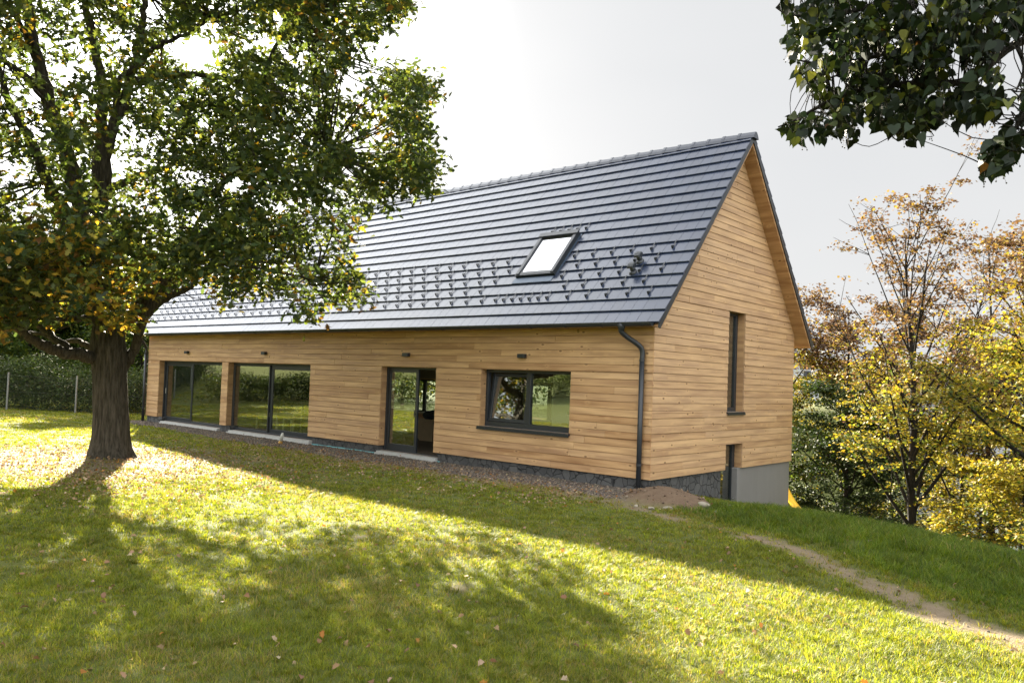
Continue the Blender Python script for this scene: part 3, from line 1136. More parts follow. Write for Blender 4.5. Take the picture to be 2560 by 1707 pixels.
def big_window(a, b, mid, slide_left):
    mb = MB()
    y0, y1 = REV, REV + 0.10
    frame_rect(mb, a, b, ZB, HT, y0, y1, 0.055, 0.04)
    w = mb.build('sliding_window', M['metal'], house)
    # the fixed light and the sliding leaf
    if slide_left:
        s0_, s1_, f0, f1 = a + 0.055, mid + 0.05, mid + 0.05, b - 0.055
    else:
        s0_, s1_, f0, f1 = mid - 0.05, b - 0.055, a + 0.055, mid - 0.05
    lf = MB(); ys = y0 + 0.015
    lw = 0.13 if not slide_left else 0.12
    frame_rect(lf, s0_, s1_, ZB + 0.041, HT - 0.056, ys + 0.035, ys + 0.082, lw, 0.12)
    lo = lf.build('sliding_leaf', M['metal'], w)
    pane(s0_ + lw, s1_ - lw, ZB + 0.161, HT - 0.056 - lw, ys + 0.055, lo)
    h = MB()
    hx = s0_ + 0.06 if slide_left else s1_ - 0.06
    h.box(hx - .012, hx + .012, ys + 0.012, ys + 0.034, 0.86, 1.06, bev=.004)
    h.build('handle', M['steel'], lo)
    fx = MB()
    frame_rect(fx, f0, f1, ZB + 0.041, HT - 0.056, ys - .01, ys + 0.03, 0.045)
    fo_ = fx.build('fixed_light', M['metal'], w)
    pane(f0 + .045, f1 - .045, ZB + 0.086, HT - 0.101, ys + 0.008, fo_)
    return w


big_window(-20.71, -16.23, -18.63, True)
big_window(-15.83, -11.27, -13.62, False)

# glazed door: a closed leaf on the left, open on the right
mb = MB()
frame_rect(mb, -8.11, -6.05, ZB, HT, REV, REV + 0.10, 0.05, 0.02)
door = mb.build('patio_door', M['metal'], house)
lf = MB()
frame_rect(lf, -8.06, -6.90, ZB + 0.021, HT - 0.051, REV + .02, REV + .075, 0.085, 0.17)
dl = lf.build('door_leaf', M['metal'], door)
pane(-7.975, -6.985, ZB + 0.191, HT - 0.136, REV + .045, dl)
h = MB(); h.box(-6.95, -6.93, REV - .03, REV + .019, 0.86, 0.885, bev=.004); h.box(-6.955, -6.925, REV - .045, REV - .03, 0.78, 0.97, bev=.004)
h.build('handle', M['metal'], dl)

# casement window: tilted sash left, fixed sash right, sill
a, b, c, d_ = OPEN_F[3]
mb = MB()
frame_rect(mb, a, b, c, d_, REV - .01, REV + .09, 0.065, 0.11)
mb.box(-3.32, -3.20, REV - .008, REV + .088, c + .11, d_ - .065, bev=.004)
win = mb.build('casement_window', M['metal'], house)
sl = MB(); sl.box(a - 0.03, b + 0.03, -0.075, REV - .011, c - 0.045, c - 0.002, bev=.005)
sl.box(a - 0.035, b + 0.035, -0.08, -0.066, c - 0.075, c - 0.0455)
sl.build('sill', M['metal'], win)
pane(-3.20 + .0, b - .065, c + .11, d_ - .065, REV + .04, win)
sa = MB()
frame_rect(sa, a + .07, -3.33, 0.0, d_ - c - .19, -0.03, 0.03, 0.075, 0.075)
sash = sa.build('tilted_sash', M['metal'], win)
sash.location = (0, REV + .05, c + .115)
sash.rotation_euler = (math.radians(-7.0), 0, 0)
pg_ = MB(); pg_.box(a + .145, -3.405, -0.004, 0.004, 0.075, d_ - c - .265)
pg_.build('pane', M['glass'], sash)

# narrow gable window with sill and the lower gable door


def gable_frame(o, wl, wr, name, wb):
    y0, y1, z0, z1 = o
    mb = MB(); x0, x1 = -REV - .085, -REV
    mb.box(x0, x1, y0, y0 + wl, z0, z1, bev=.003); mb.box(x0, x1, y1 - wr, y1, z0, z1, bev=.003)
    mb.box(x0, x1, y0 + wl, y1 - wr, z1 - .06, z1, bev=.003); mb.box(x0, x1, y0 + wl, y1 - wr, z0, z0 + wb, bev=.003)
    w = mb.build(name, M['metal'], house)
    p = MB(); p.box(x0 + .04, x0 + .048, y0 + wl, y1 - wr, z0 + wb, z1 - .06)
    p.build('pane', M['glass'], w)
    return w


gw = gable_frame(OPEN_G[0], .06, .10, 'gable_window', .09)
sl = MB(); sl.box(-REV + .0, 0.05, OPEN_G[0][0] - .02, OPEN_G[0][1] + .02, OPEN_G[0][2] - .03, OPEN_G[0][2] - .002, bev=.004)
sl.box(0.04, 0.055, OPEN_G[0][0] - .025, OPEN_G[0][1] + .025, OPEN_G[0][2] - .07, OPEN_G[0][2] - .031)
sl.build('sill', M['metal'], gw)
gd = gable_frame((3.08, 4.03, -2.0, 0.565), .06, .13, 'side_door', .1)
h = MB()
h.box(-REV, -REV + .012, 3.945, 3.985, -0.88, -0.62, bev=.003)
h.tube([(-REV + .01, 3.965, -0.70), (-REV + .06, 3.965, -0.70), (-REV + .06, 3.86, -0.70)], 0.010, 8)
h.build('handle', M['steel'], gd)
# rear windows
for (a, b, c, d_) in OPEN_B:
    mb = MB()
    frame_rect(mb, a, b, c, d_, WD - .26, WD - .18, 0.07)
    n = max(1, int(round((b - a) / 1.3)))
    for i in range(1, n):
        xx = a + (b - a) * i / n
        mb.box(xx - .07, xx + .07, WD - .258, WD - .182, c + .07, d_ - .07)
    w = mb.build('rear_window', M['metal'], house)
    pane(a + .07, b - .07, c + .07, d_ - .07, WD - .222, w)

# interior: floor, ceiling, partitions
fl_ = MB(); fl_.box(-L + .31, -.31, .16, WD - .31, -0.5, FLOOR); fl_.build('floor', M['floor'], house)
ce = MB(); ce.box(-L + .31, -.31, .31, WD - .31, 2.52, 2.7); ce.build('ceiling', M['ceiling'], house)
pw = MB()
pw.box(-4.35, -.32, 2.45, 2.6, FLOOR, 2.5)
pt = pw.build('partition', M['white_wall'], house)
sw = MB(); sw.box(-3.86, -3.78, 2.435, 2.449, 1.02, 1.10, bev=.004); sw.build('light_switch', M['metal'], pt)

# wall lamps: small dark boxes throwing light down (unlit)
for i, (lx, lb) in enumerate(((-18.58, 'small dark box lamp on the wall above the leftmost large window'),
                              (-13.66, 'small dark box lamp on the wall above the second large window'),
                              (-7.11, 'small dark box lamp on the wall above the open patio door'),
                              (-3.28, 'small dark box lamp on the wall above the casement window'))):
    e_ = empty('wall_lamp', (lx, 0, 2.36), 0, lb, 'wall lamp', 'wall lamps along the front')
    b = MB(); b.box(-.10, .10, -.115, -.022, -.045, .045, bev=.004); b.build('housing', M['metal'], e_)
    b = MB(); b.box(-.07, .07, -.0215, -.0045, -.04, .04); b.build('mounting_plate', M['metal'], e_)

# ---- furniture seen through the glass
t = empty('cream_table', (-15.1, 1.35, FLOOR), 0, 'low cream table behind the second large window', 'table')
b = MB(); b.box(-.65, .65, -.35, .35, .50, .53, bev=.004); b.build('tabletop', M['cream'], t)
b = MB(); b.box(-.58, .58, -.29, .29, .43, .499); b.build('apron', M['cream'], t)
for sx_ in (-1, 1):
    for sy_ in (-1, 1):
        b = MB(); b.box(sx_ * .6 - .025, sx_ * .6 + .025, sy_ * .31 - .025, sy_ * .31 + .025, 0, .499); b.build('leg', M['cream'], t)


def chair(x, y, rz, label):
    t = empty('cream_chair', (x, y, FLOOR), rz, label, 'chair', 'cream chairs in the front room')
    b = MB(); b.box(-.21, .21, -.2, .2, .42, .45, bev=.004); b.build('seat', M['cream'], t)
    for sx_ in (-1, 1):
        b = MB(); b.box(sx_ * .19 - .02, sx_ * .19 + .02, -.19, -.15, 0, .419); b.build('leg', M['cream'], t)
        b = MB(); b.box(sx_ * .19 - .02, sx_ * .19 + .02, .201, .24, 0, .86); b.build('leg', M['cream'], t)
    b = MB(); b.box(-.169, .169, .21, .235, .76, .85); b.box(-.169, .169, .21, .235, .58, .63); b.build('backrest', M['cream'], t)


chair(-13.9, 1.2, 0.1, 'cream wooden chair facing the glass beside the low table')
chair(-14.0, 2.3, 2.0, 'cream wooden chair standing further back in the room')

t = empty('workbench', (-11.1, 4.9, FLOOR), 0, 'wooden workbench heaped with papers seen through the open door', 'workbench')
b = MB(); b.box(-1.1, 1.1, -.4, .4, .70, .74, bev=.004); b.build('worktop', M['plywood'], t)
for sx_ in (-1, 1):
    b = MB(); b.box(sx_ * 1.0 - .04, sx_ * 1.0 + .04, -.36, .36, 0, .699); b.build('side_panel', M['plywood'], t)
b = MB(); b.box(-.95, .95, -.3, .34, .3, .33); b.build('shelf', M['plywood'], t)
pp = MB()
for i in range(7):
    x = -.9 + .28 * i + random.uniform(-.05, .05); y = random.uniform(-.25, .1)
    pp.box(x - .13, x + .13, y - .1, y + .1, .742 + .006 * (i % 3), .747 + .006 * (i % 3) + .01 * random.random())
o = pp.build('paper_sheets', M['paper'])
o.location = (-11.1, 4.9, FLOOR); tag(o, 'white papers spread on the workbench inside the doorway', 'papers')
b = MB(); b.tube([(0, 0, 0), (0, 0, .02), (0, 0, .14), (0, 0, .17), (0, 0, .19), (0, 0, .22)], [.03, .034, .034, .015, .013, .013], 12)
o = b.build('water_bottle', M['bottle'], None, smooth=True); o.location = (-10.62, 5.05, FLOOR + .742); tag(o, 'clear plastic bottle standing on the workbench by the rear window', 'bottle')
for i, (x, y, w_, hh, lb) in enumerate(((-10.35, 3.7, .32, .62, 'pale plywood crate on the floor just inside the open door'), (-9.75, 3.3, .22, .56, 'narrow plywood board box nearest the right door edge'))):
    e_ = empty('plywood_crate', (x, y, FLOOR), 0.3, lb, 'crate')
    b = MB(); b.box(-w_, w_, -.18, -.155, 0, hh); b.box(-w_, w_, .155, .18, 0, hh); b.build('side_panel', M['plywood'], e_)
    b = MB(); b.box(-w_, w_, -.154, .154, .02, .05); b.box(-w_, -w_ + .02, -.154, .154, .051, hh); b.box(w_ - .02, w_, -.154, .154, .051, hh); b.build('end_panel', M['plywood'], e_)
bm = bmesh.new()
bmesh.ops.create_icosphere(bm, subdivisions=3, radius=1)
for v in bm.verts:
    n_ = 0.75 + 0.5 * float(fbm(np.array(v.co.x * 3 + 5 + v.co.z), np.array(v.co.y * 3 + 5), 1.0))
    v.co = Vector((v.co.x * .55 * n_, v.co.y * .25 * n_, max(-.6, v.co.z) * .19 * n_))
me = bpy.data.meshes.new('tool_bag'); bm.to_mesh(me); bm.free()
o = link('tool_bag', me, M['darkcloth']); o.location = (-10.15, 4.0, FLOOR + .62 + .10); tag(o, 'slumped dark bag lying over the crates inside the doorway', 'bag')

# ------------------------------------------------------------------ small things on the ground
# drink bottle on the gravel
gzj = float(gz(-11.55, -0.72))
e_ = empty('drink_bottle', (-11.55, -0.72, gzj), 0, 'tall clear drink jar with amber dregs standing on the gravel', 'bottle')
b = MB(); b.tube([(0.05, 0, .10), (.10, 0, .26), (.11, 0, .29), (.115, 0, .32)], [.045, .05, .03, .028], 12); b.build('body', M['bottle'], e_, smooth=True)
b = MB(); b.tube([(0.0, 0, 0.0), (.02, 0, .03), (.05, 0, .099)], [.06, .065, .046], 12); b.build('base', M['juice'], e_, smooth=True)


def rock(x, y, s, label, seed):
    r = np.random.default_rng(seed)
    bm = bmesh.new(); bmesh.ops.create_icosphere(bm, subdivisions=3, radius=1)
    dirs = r.normal(size=(9, 3)); dirs /= np.linalg.norm(dirs, axis=1)[:, None]
    offs = r.uniform(.62, .95, 9)
    for v in bm.verts:
        p = np.array(v.co)
        for dd, of in zip(dirs, offs):
            q = p @ dd
            if q > of: p = p - dd * (q - of)
        v.co = Vector((p[0] * s * 1.1, p[1] * s * .75, p[2] * s * .5))
    me = bpy.data.meshes.new('stone'); bm.to_mesh(me); bm.free()
    o = link('stone', me, M['rock']); o.location = (x, y, float(gz(x, y)) + s * .25); o.rotation_euler = (0.1, 0.1, r.uniform(0, 6))
    return tag(o, label, 'stone', 'loose stones round the earth heap')


def at_px(x, y, tmax=40):
    v = FW + RV * ((x - W0 / 2 - PX) / F) - UV * ((y - H0 / 2 - PY) / F)
    t = np.arange(3, tmax, .01); P = CAM + np.outer(t, v)
    hit = P[:, 2] < gz(P[:, 0], P[:, 1])
    return P[np.argmax(hit)] if hit.any() else None


for (x, y, s, lb, sd_) in ((1.83, -1.35, .10, 'blocky pale stone at the front foot of the earth heap', 1),
                           (1.98, -0.72, .095, 'flat pale stone at the right end of the earth heap', 2),
                           (1.28, -2.08, .07, 'pale stone lying on the path left of the earth heap', 3),
                           (1.45, -1.85, .085, 'rounded stone half sunk at the heap beside the path', 4),
                           (2.10, -1.42, .06, 'small mossy stone in the grass right of the heap', 5),
                           (0.95, -2.0, .05, 'small grey stone at the gravel end beside the heap', 6)):
    rock(x, y, s, lb, sd_)

# yellow drain pipe bending out behind the house
pts = smooth_path([(-0.75, 7.9, 0.1), (-0.60, 7.85, -0.45), (-0.46, 7.75, -0.80), (-0.16, 7.55, -1.14), (0.22, 7.3, -1.38), (0.75, 7.0, -1.55)], 8)
mb = MB()
rad = [0.085 + (0.006 if i % 2 else -0.003) for i in range(len(smooth_path(pts, 3)))]
mb.tube(smooth_path(pts, 3), rad, 14)
o = mb.build('drain_pipe', M['yellow'], None, smooth=True)
tag(o, 'curved yellow ribbed drain pipe beside the concrete base', 'pipe')

# ------------------------------------------------------------------ leaves
OAK = np.array([(0, -.12), (.05, .02), (.18, .14), (.08, .24), (.34, .36), (.14, .46), (.42, .64), (.18, .70), (.24, .92), (0, 1.04), (-.24, .92), (-.18, .70), (-.42, .64), (-.14, .46), (-.34, .36), (-.08, .24), (-.18, .14), (-.05, .02)])
OAK_LO = np.array([(0, 0), (.16, .2), (.34, .34), (.24, .5), (.36, .68), (0, 1.0), (-.36, .68), (-.24, .5), (-.34, .34), (-.16, .2)])
HEART = np.array([(0, 0.06), (.22, -.04), (.42, .12), (.46, .36), (.30, .68), (.08, .92), (0, 1.08), (-.08, .92), (-.30, .68), (-.46, .36), (-.42, .12), (-.22, -.04)])
MAPLE = np.array([(0, 0), (.42, .12), (.28, .32), (.55, .58), (.24, .62), (0, 1.0), (-.24, .62), (-.55, .58), (-.28, .32), (-.42, .12)])
OVAL = np.array([(0, 0), (.26, .28), (.28, .6), (0, 1.0), (-.28, .6), (-.26, .28)])


def leaf_mesh(name, P, size, col, tmpl, up=0.4, droop=0.0, fold=0.25, r=rng, wob=1.0):
    """one mesh of many leaves: positions, sizes, colours, outline"""
    n = len(P)
    P = np.asarray(P, float)
    nrm = r.normal(size=(n, 3)) * wob
    nrm[:, 2] = np.abs(nrm[:, 2]) + up
    nrm /= np.linalg.norm(nrm, axis=1)[:, None]
    d = r.normal(size=(n, 3)); d[:, 2] -= droop
    d -= nrm * np.sum(d * nrm, 1)[:, None]
    d /= np.linalg.norm(d, axis=1)[:, None] + 1e-9
    s = np.cross(nrm, d)
    k = len(tmpl)
    size = np.broadcast_to(np.asarray(size, float), (n,))
    tx = tmpl[:, 0]; ty = tmpl[:, 1]
    curl = (np.abs(tx) * fold)[None, :] * r.uniform(0.3, 1.6, (n, 1)) - (ty ** 2 * 0.25)[None, :] * r.uniform(-0.3, 1.5, (n, 1))
    V = P[:, None, :] + size[:, None, None] * (tx[None, :, None] * s[:, None, :] + ty[None, :, None] * d[:, None, :] + curl[:, :, None] * nrm[:, None, :])
    V = V.reshape(-1, 3)
    me = np_mesh(name, V, np.arange(n * k), np.full(n, k))
    set_color(me, np.repeat(col, k, axis=0))
    return me


def palette(n, cols, weights, r=rng, var=0.25):
    cols = np.array(cols); w = np.array(weights, float); w /= w.sum()
    i = r.choice(len(cols), n, p=w)
    c = cols[i] * r.uniform(1 - var, 1 + var, (n, 1))
    return np.clip(c * r.uniform(0.93, 1.07, (n, 3)), 0, 1)


def inpoly(px, py, poly):
    poly = np.asarray(poly, float)
    ins = np.zeros(len(px), bool)
    j = len(poly) - 1
    for i in range(len(poly)):
        xi, yi = poly[i]; xj, yj = poly[j]
        c = ((yi > py) != (yj > py)) & (px < (xj - xi) * (py - yi) / (yj - yi + 1e-12) + xi)
        ins ^= c
        j = i
    return ins


# ------------------------------------------------------------------ the oak
LIMBS = {
'trunk': [(-9.1, -6.32, -0.3), (-9.1, -6.32, -0.07), (-9.105, -6.34, 0.15), (-9.11, -6.36, 0.75), (-9.14, -6.42, 1.66), (-9.16, -6.47, 2.3), (-9.17, -6.51, 2.85), (-9.21, -6.61, 3.48), (-9.27, -6.76, 4.16), (-9.34, -6.94, 4.82)],
'A': [(-9.34, -6.94, 4.82), (-9.25, -7.26, 5.52), (-9.15, -7.54, 6.19), (-9.05, -7.82, 6.8), (-8.93, -8.07, 7.44), (-8.8, -8.29, 7.93), (-8.66, -8.46, 8.51), (-8.5, -8.59, 9.15), (-8.35, -8.75, 9.86), (-8.2, -8.9, 11.2)],
'B': [(-8.97, -7.98, 7.02), (-8.57, -8.43, 7.16), (-8.3, -8.95, 7.27), (-8.03, -9.53, 7.34)],
'C': [(-8.78, -8.27, 7.8), (-8.32, -8.66, 8.01), (-7.9, -9.01, 8.19), (-7.5, -9.43, 8.47)],
'D': [(-9.30, -6.9, 4.3), (-9.6, -7.2, 4.8), (-9.99, -7.52, 5.56), (-10.27, -7.69, 6.25), (-10.57, -7.96, 6.89), (-10.84, -8.11, 7.41), (-11.08, -8.19, 7.9), (-11.38, -8.48, 8.96), (-11.7, -8.7, 10.2)],
'E': [(-9.25, -6.72, 4.11), (-9.44, -6.73, 5.65), (-9.61, -6.68, 6.96), (-9.77, -6.64, 7.76), (-10.0, -6.76, 8.73), (-10.21, -6.84, 9.34), (-10.43, -6.95, 9.94), (-10.65, -7.05, 11.24), (-10.8, -7.1, 12.4)],
'F': [(-9.3, -6.8, 4.6), (-9.24, -6.69, 5.3), (-9.09, -6.69, 6.58), (-8.88, -6.55, 7.22), (-8.7, -6.48, 7.85), (-8.53, -6.44, 8.37), (-8.38, -6.45, 8.83), (-8.23, -6.47, 9.28), (-8.07, -6.47, 10.14), (-7.8, -6.4, 11.6)],
'G': [(-9.0, -6.62, 7.0), (-8.64, -6.74, 7.64), (-8.24, -6.51, 7.9), (-7.9, -6.45, 8.17), (-7.53, -6.31, 8.29), (-7.11, -6.08, 8.44), (-6.69, -5.86, 8.71)],
'H': [(-9.17, -6.45, 2.75), (-9.21, -6.01, 2.94), (-9.33, -5.72, 2.96), (-9.45, -5.44, 3.19), (-9.49, -4.99, 3.48), (-9.57, -4.64, 3.67), (-9.61, -4.22, 4.03), (-9.56, -3.65, 4.42), (-9.46, -3.03, 4.71)],
'I': [(-9.16, -6.3, 2.75), (-8.85, -5.92, 3.17), (-8.55, -5.9, 3.39), (-8.21, -5.8, 3.71), (-7.89, -5.74, 4.06), (-7.53, -5.61, 4.27), (-7.09, -5.34, 4.68), (-6.62, -5.04, 5.04), (-6.3, -5.01, 5.36), (-5.8, -4.7, 5.84)],
'J': [(-9.15, -6.4, 1.55), (-9.14, -6.12, 1.86), (-8.94, -6.03, 2.14), (-8.68, -6.03, 2.6), (-8.5, -5.95, 3.1), (-8.5, -5.6, 3.7), (-8.6, -5.2, 4.3)],
'K': [(-9.13, -6.4, 1.72), (-9.23, -6.65, 1.92), (-9.08, -6.89, 1.99), (-8.94, -7.16, 2.03), (-8.84, -7.55, 2.06), (-8.69, -7.83, 2.15), (-8.55, -8.1, 2.28), (-8.41, -8.43, 2.49), (-8.26, -8.72, 2.65), (-8.15, -9.16, 2.88)],
'K2': [(-9.0, -7.12, 2.02), (-9.04, -7.29, 2.13), (-9.5, -7.46, 2.4), (-9.94, -7.58, 2.63), (-10.34, -7.58, 2.85), (-10.73, -7.57, 3.08), (-11.15, -7.65, 3.42)],
'K3': [(-9.14, -6.42, 1.9), (-9.33, -6.62, 2.16), (-9.71, -6.58, 2.19), (-10.17, -6.72, 2.32), (-10.63, -6.87, 2.3), (-11.13, -7.16, 2.46), (-11.6, -7.39, 2.48)],
'K4': [(-9.17, -6.48, 2.5), (-9.25, -6.71, 2.74), (-8.97, -7.21, 2.73), (-8.75, -7.94, 2.67), (-8.44, -8.41, 2.68), (-8.08, -8.77, 2.56), (-7.76, -9.25, 2.59)],
'M': [(-9.2, -6.57, 3.25), (-8.9, -7.2, 3.44), (-8.57, -7.76, 3.45), (-8.25, -8.4, 3.19), (-7.91, -9.04, 3.03)],
'N': [(-9.24, -6.69, 5.4), (-9.45, -5.96, 5.96), (-9.44, -5.31, 6.3), (-9.44, -4.71, 6.74), (-9.47, -4.19, 7.39), (-9.46, -3.63, 7.33)],
'O': [(-7.53, -5.61, 4.4), (-6.98, -5.35, 5.56), (-6.42, -4.96, 5.92), (-5.73, -4.41, 6.12), (-5.13, -4.05, 6.24)],
'P': [(-8.6, -6.46, 7.7), (-7.81, -5.51, 7.95), (-7.02, -4.55, 7.88), (-6.7, -4.48, 8.49), (-6.3, -4.29, 9.01), (-6.03, -4.32, 9.38)],
'Q': [(-7.53, -5.61, 4.27), (-7.13, -5.2, 4.35), (-6.45, -4.61, 4.33), (-5.85, -4.22, 4.03), (-5.42, -4.12, 3.57)],
}
RAD = {'trunk': (.52, .2), 'A': (.17, .05), 'B': (.07, .03), 'C': (.06, .03), 'D': (.13, .04), 'E': (.14, .04), 'F': (.13, .04), 'G': (.07, .03),
       'H': (.13, .04), 'I': (.15, .04), 'J': (.13, .05), 'K': (.15, .05), 'K2': (.09, .03), 'K3': (.08, .03), 'K4': (.07, .03), 'M': (.08, .03), 'N': (.08, .03), 'O': (.06, .02), 'P': (.07, .02), 'Q': (.05, .02)}
oak = empty('oak_tree', (-9.1, -6.32, -0.08), 0, 'large spreading oak with thick furrowed trunk standing on the lawn', 'tree')
OAK0 = np.array([-9.1, -6.32, -0.08])
limb_nodes = []


def wobble(P, amp, r):
    P = P.copy()
    P[1:-1] += r.normal(size=(len(P) - 2, 3)) * amp
    return P


def build_trunk():
    P = smooth_path(LIMBS['trunk'], 6)
    n = 48
    V = []; Fs = []
    k = len(P)
    r = np.random.default_rng(3)
    for i, p in enumerate(P):
        z = p[2]
        rad = np.interp(z, [-.3, -.08, .1, .35, .8, 1.6, 2.1, 2.7, 3.5, 4.82], [.60, .47, .40, .36, .335, .325, .355, .29, .245, .18])
        for j in range(n):
            a = 2 * math.pi * j / n
            flare = 1 + 0.10 * math.exp(-max(0, z + .1) * 4) * math.sin(5 * a + 1.3)
            fur = 1 + 0.020 * math.sin(19 * a + 2.5 * math.sin(z * 2.3 + a * 3)) + 0.012 * math.sin(31 * a + 3 * math.sin(z * 3.1))
            rr = rad * flare * fur
            V.append((p[0] + rr * math.cos(a) - OAK0[0], p[1] + rr * math.sin(a) - OAK0[1], p[2] - OAK0[2]))
    for i in range(k - 1):
        for j in range(n):
            Fs.append((i * n + j, i * n + (j + 1) % n, (i + 1) * n + (j + 1) % n, (i + 1) * n + j))
    mb = MB(); mb.add(V, Fs)
    return mb.build('trunk', M['bark_oak'], oak, smooth=True, fix=False)


build_trunk()
r_ = np.random.default_rng(21)
for nm, pts in LIMBS.items():
    P = smooth_path(pts, 5)
    if nm != 'trunk':
        P = wobble(P, 0.018, r_)
        ra = np.linspace(RAD[nm][0] * 1.0, RAD[nm][1], len(P))
        ra[:4] *= np.linspace(1.45, 1.05, 4)
        mb = MB(); mb.tube(P - OAK0, ra, 12)
        mb.build('limb', M['bark_oak'], oak, smooth=True)
    for p in P[len(P) // 4 if nm != 'trunk' else len(P) // 2:]:
        limb_nodes.append(p)
limb_nodes = np.array(limb_nodes)

# outline of the crown as it stands in front of sky and roof, in photo pixels / 1.0884
POLY = np.array([(-900, 640), (-200, 745), (0, 765), (60, 720), (120, 735), (180, 660), (225, 700), (262, 775), (300, 745), (330, 690), (440, 640), (480, 650), (505, 705), (525, 690), (560, 665), (610, 690), (650, 655), (690, 700), (712, 760), (735, 705), (790, 690), (840, 705), (822, 640), (795, 560), (830, 500), (880, 485), (935, 445), (985, 440), (1005, 370), (985, 330), (975, 280), (1000, 210), (995, 185), (940, 165), (900, 145), (880, 180), (840, 165), (835, 130), (880, 90), (895, 50), (935, 20), (920, -120), (900, -400), (600, -760), (100, -900), (-500, -700), (-900, 0)]) * 1.0884
HOLES = [(455, 120, 44), (405, 112, 24), (350, 22, 34), (95, 60, 14), (155, 170, 22), (365, 372, 9), (420, 402, 17), (545, 425, 20), (465, 282, 15), (800, 190, 24), (610, 95, 26), (300, 585, 11), (455, 525, 10), (10, 385, 16), (640, 40, 18), (690, 200, 12), (560, 180, 10), (235, 130, 8), (200, 320, 8), (735, 330, 9), (800, 395, 14), (640, 470, 12), (700, 560, 10), (585, 590, 10), (760, 120, 12), (80, 330, 10), (20, 260, 10), (505, 180, 12), (380, 300, 8), (660, 130, 12), (720, 260, 10), (560, 520, 9)]
TD = OAK0[:2] - CAM[:2]; TDn = np.hypot(*TD); tdir = TD / TDn


def crown_points(n, r, offscreen=False):
    out = []
    while sum(len(o) for o in out) < n:
        m_ = 20000
        px = r.uniform(-980, 1110, m_); py = r.uniform(-980, 850, m_)
        if offscreen:
            ok = (py < -60) | (px < -60)
        else:
            ok = (py > -140) & (px > -200)
        ok &= inpoly(px, py, POLY)
        t_ = (px - 283) / 830.0
        half = 4.2 * np.sqrt(np.clip(1 - t_ * t_ * 0.85, 0.04, 1)) * np.sqrt(np.clip(1.0 - np.clip((py - 430) / 520, 0, 1) ** 2 * 0.75, .1, 1))
        cen = np.where(px > 283, -2.4 * np.clip(t_, 0, 1), -0.6)
        D = TDn + cen + half * r.uniform(-1, 1, m_)
        # limbs low on the trunk leave the trunk itself clear
        v = FW[None, :] + RV[None, :] * ((px - W0 / 2 - PX) / F)[:, None] - UV[None, :] * ((py - H0 / 2 - PY) / F)[:, None]
        tt = D / np.hypot(v[:, 0], v[:, 1])
        P = CAM + v * tt[:, None]
        ok &= ~((P[:, 1] > -0.9) & (P[:, 2] < 6.2))
        ok &= ~((P[:, 1] > 1.0))
        ok &= P[:, 2] < 13.2
        # keep the big gap around the sun and the smaller sky holes
        for (hx, hy, hr_) in HOLES:
            ok &= np.hypot(px / 1.0884 - hx, py / 1.0884 - hy) > hr_ * 1.35
        out.append(P[ok])
    return np.concatenate(out)[:n]


r_ = np.random.default_rng(31)
C1 = crown_points(5000, r_)
# thin the fill so boughs read as layers with gaps between
cl = fbm(C1[:, 0] + 40 + C1[:, 2] * 0.6, C1[:, 1] + 40 - C1[:, 2] * 0.5, 1.05, vn2)
cpx, cpy, cpz = project(C1)
airy = sst(520, 300, cpx) * sst(640, 480, cpy)
dep_ = (C1[:, :2] - CAM[:2]) @ tdir - TDn
keep = cl > 0.385 + 0.05 * sst(650, 950, cpx)
keep &= ~((r_.random(len(C1)) < airy * np.where(dep_ < -.3, .80, .38)))
C1 = C1[keep]
C2 = crown_points(2200, r_, True)
CL = np.concatenate([C1, C2])


def cluster_leaves(CL, per, rad, r, flat=0.6):
    n = len(CL)
    k = r.integers(int(per * .6), int(per * 1.4), n)
    idx = np.repeat(np.arange(n), k)
    off = r.normal(size=(len(idx), 3)) * rad * np.array([1, 1, flat])
    return CL[idx] + off, idx


LP, LI = cluster_leaves(CL, 23, 0.17, r_)
ppx, ppy, pz_ = project(LP)
hole = np.zeros(len(LP), bool)
for (hx, hy, hr_) in HOLES:
    hole |= np.hypot(ppx / 1.0884 - hx, ppy / 1.0884 - hy) < hr_ * 0.75
LP = LP[~hole]; LI = LI[~hole]
n = len(LP)
# green deep in the crown and on top, yellow-brown towards the lower and outer boughs
autumn = np.clip(-0.02 + 0.40 * sst(5.6, 2.4, LP[:, 2]) + 2.4 * (fbm(LP[:, 0] + 20, LP[:, 2] + LP[:, 1] + 30, 0.8, vn3) - 0.56), 0, .85)
pick = r_.random(n) < autumn
cg = palette(n, [(.042, .066, .022), (.062, .084, .024), (.098, .112, .026), (.040, .060, .030)], [3, 3, 1.6, 1.8], r_)
ca = palette(n, [(.30, .21, .030), (.20, .12, .028), (.20, .18, .030), (.36, .27, .035), (.14, .078, .024)], [2, 2, 2.4, 1, 1], r_)
col = np.where(pick[:, None], ca, cg)
me = leaf_mesh('crown', LP - OAK0, r_.uniform(.095, .165, n), col, OAK, up=0.5, droop=0.25, r=r_)
link('crown', me, M['leaf_oak'], oak)
# twigs joining the leaf clusters to the limbs
tw = MB()
sel = r_.choice(len(CL), 1100, replace=False)
for i in sel:
    p = CL[i]
    d = np.linalg.norm((limb_nodes - p) * np.array([1, 1, 1.25]), axis=1)
    j = int(np.argmin(d))
    q = limb_nodes[j]
    ln = np.linalg.norm(p - q)
    if ln > 3.2: continue
    mid = (p + q) / 2 + r_.normal(size=3) * 0.08 * ln + np.array([0, 0, -0.05 * ln])
    tw.tube(smooth_path([q - OAK0, mid - OAK0, p - OAK0], 3), np.linspace(0.008 + 0.007 * ln, 0.004, 7), 5, cap=False)
tw.build('twigs', M['bark_oak'], oak, smooth=True, fix=False)


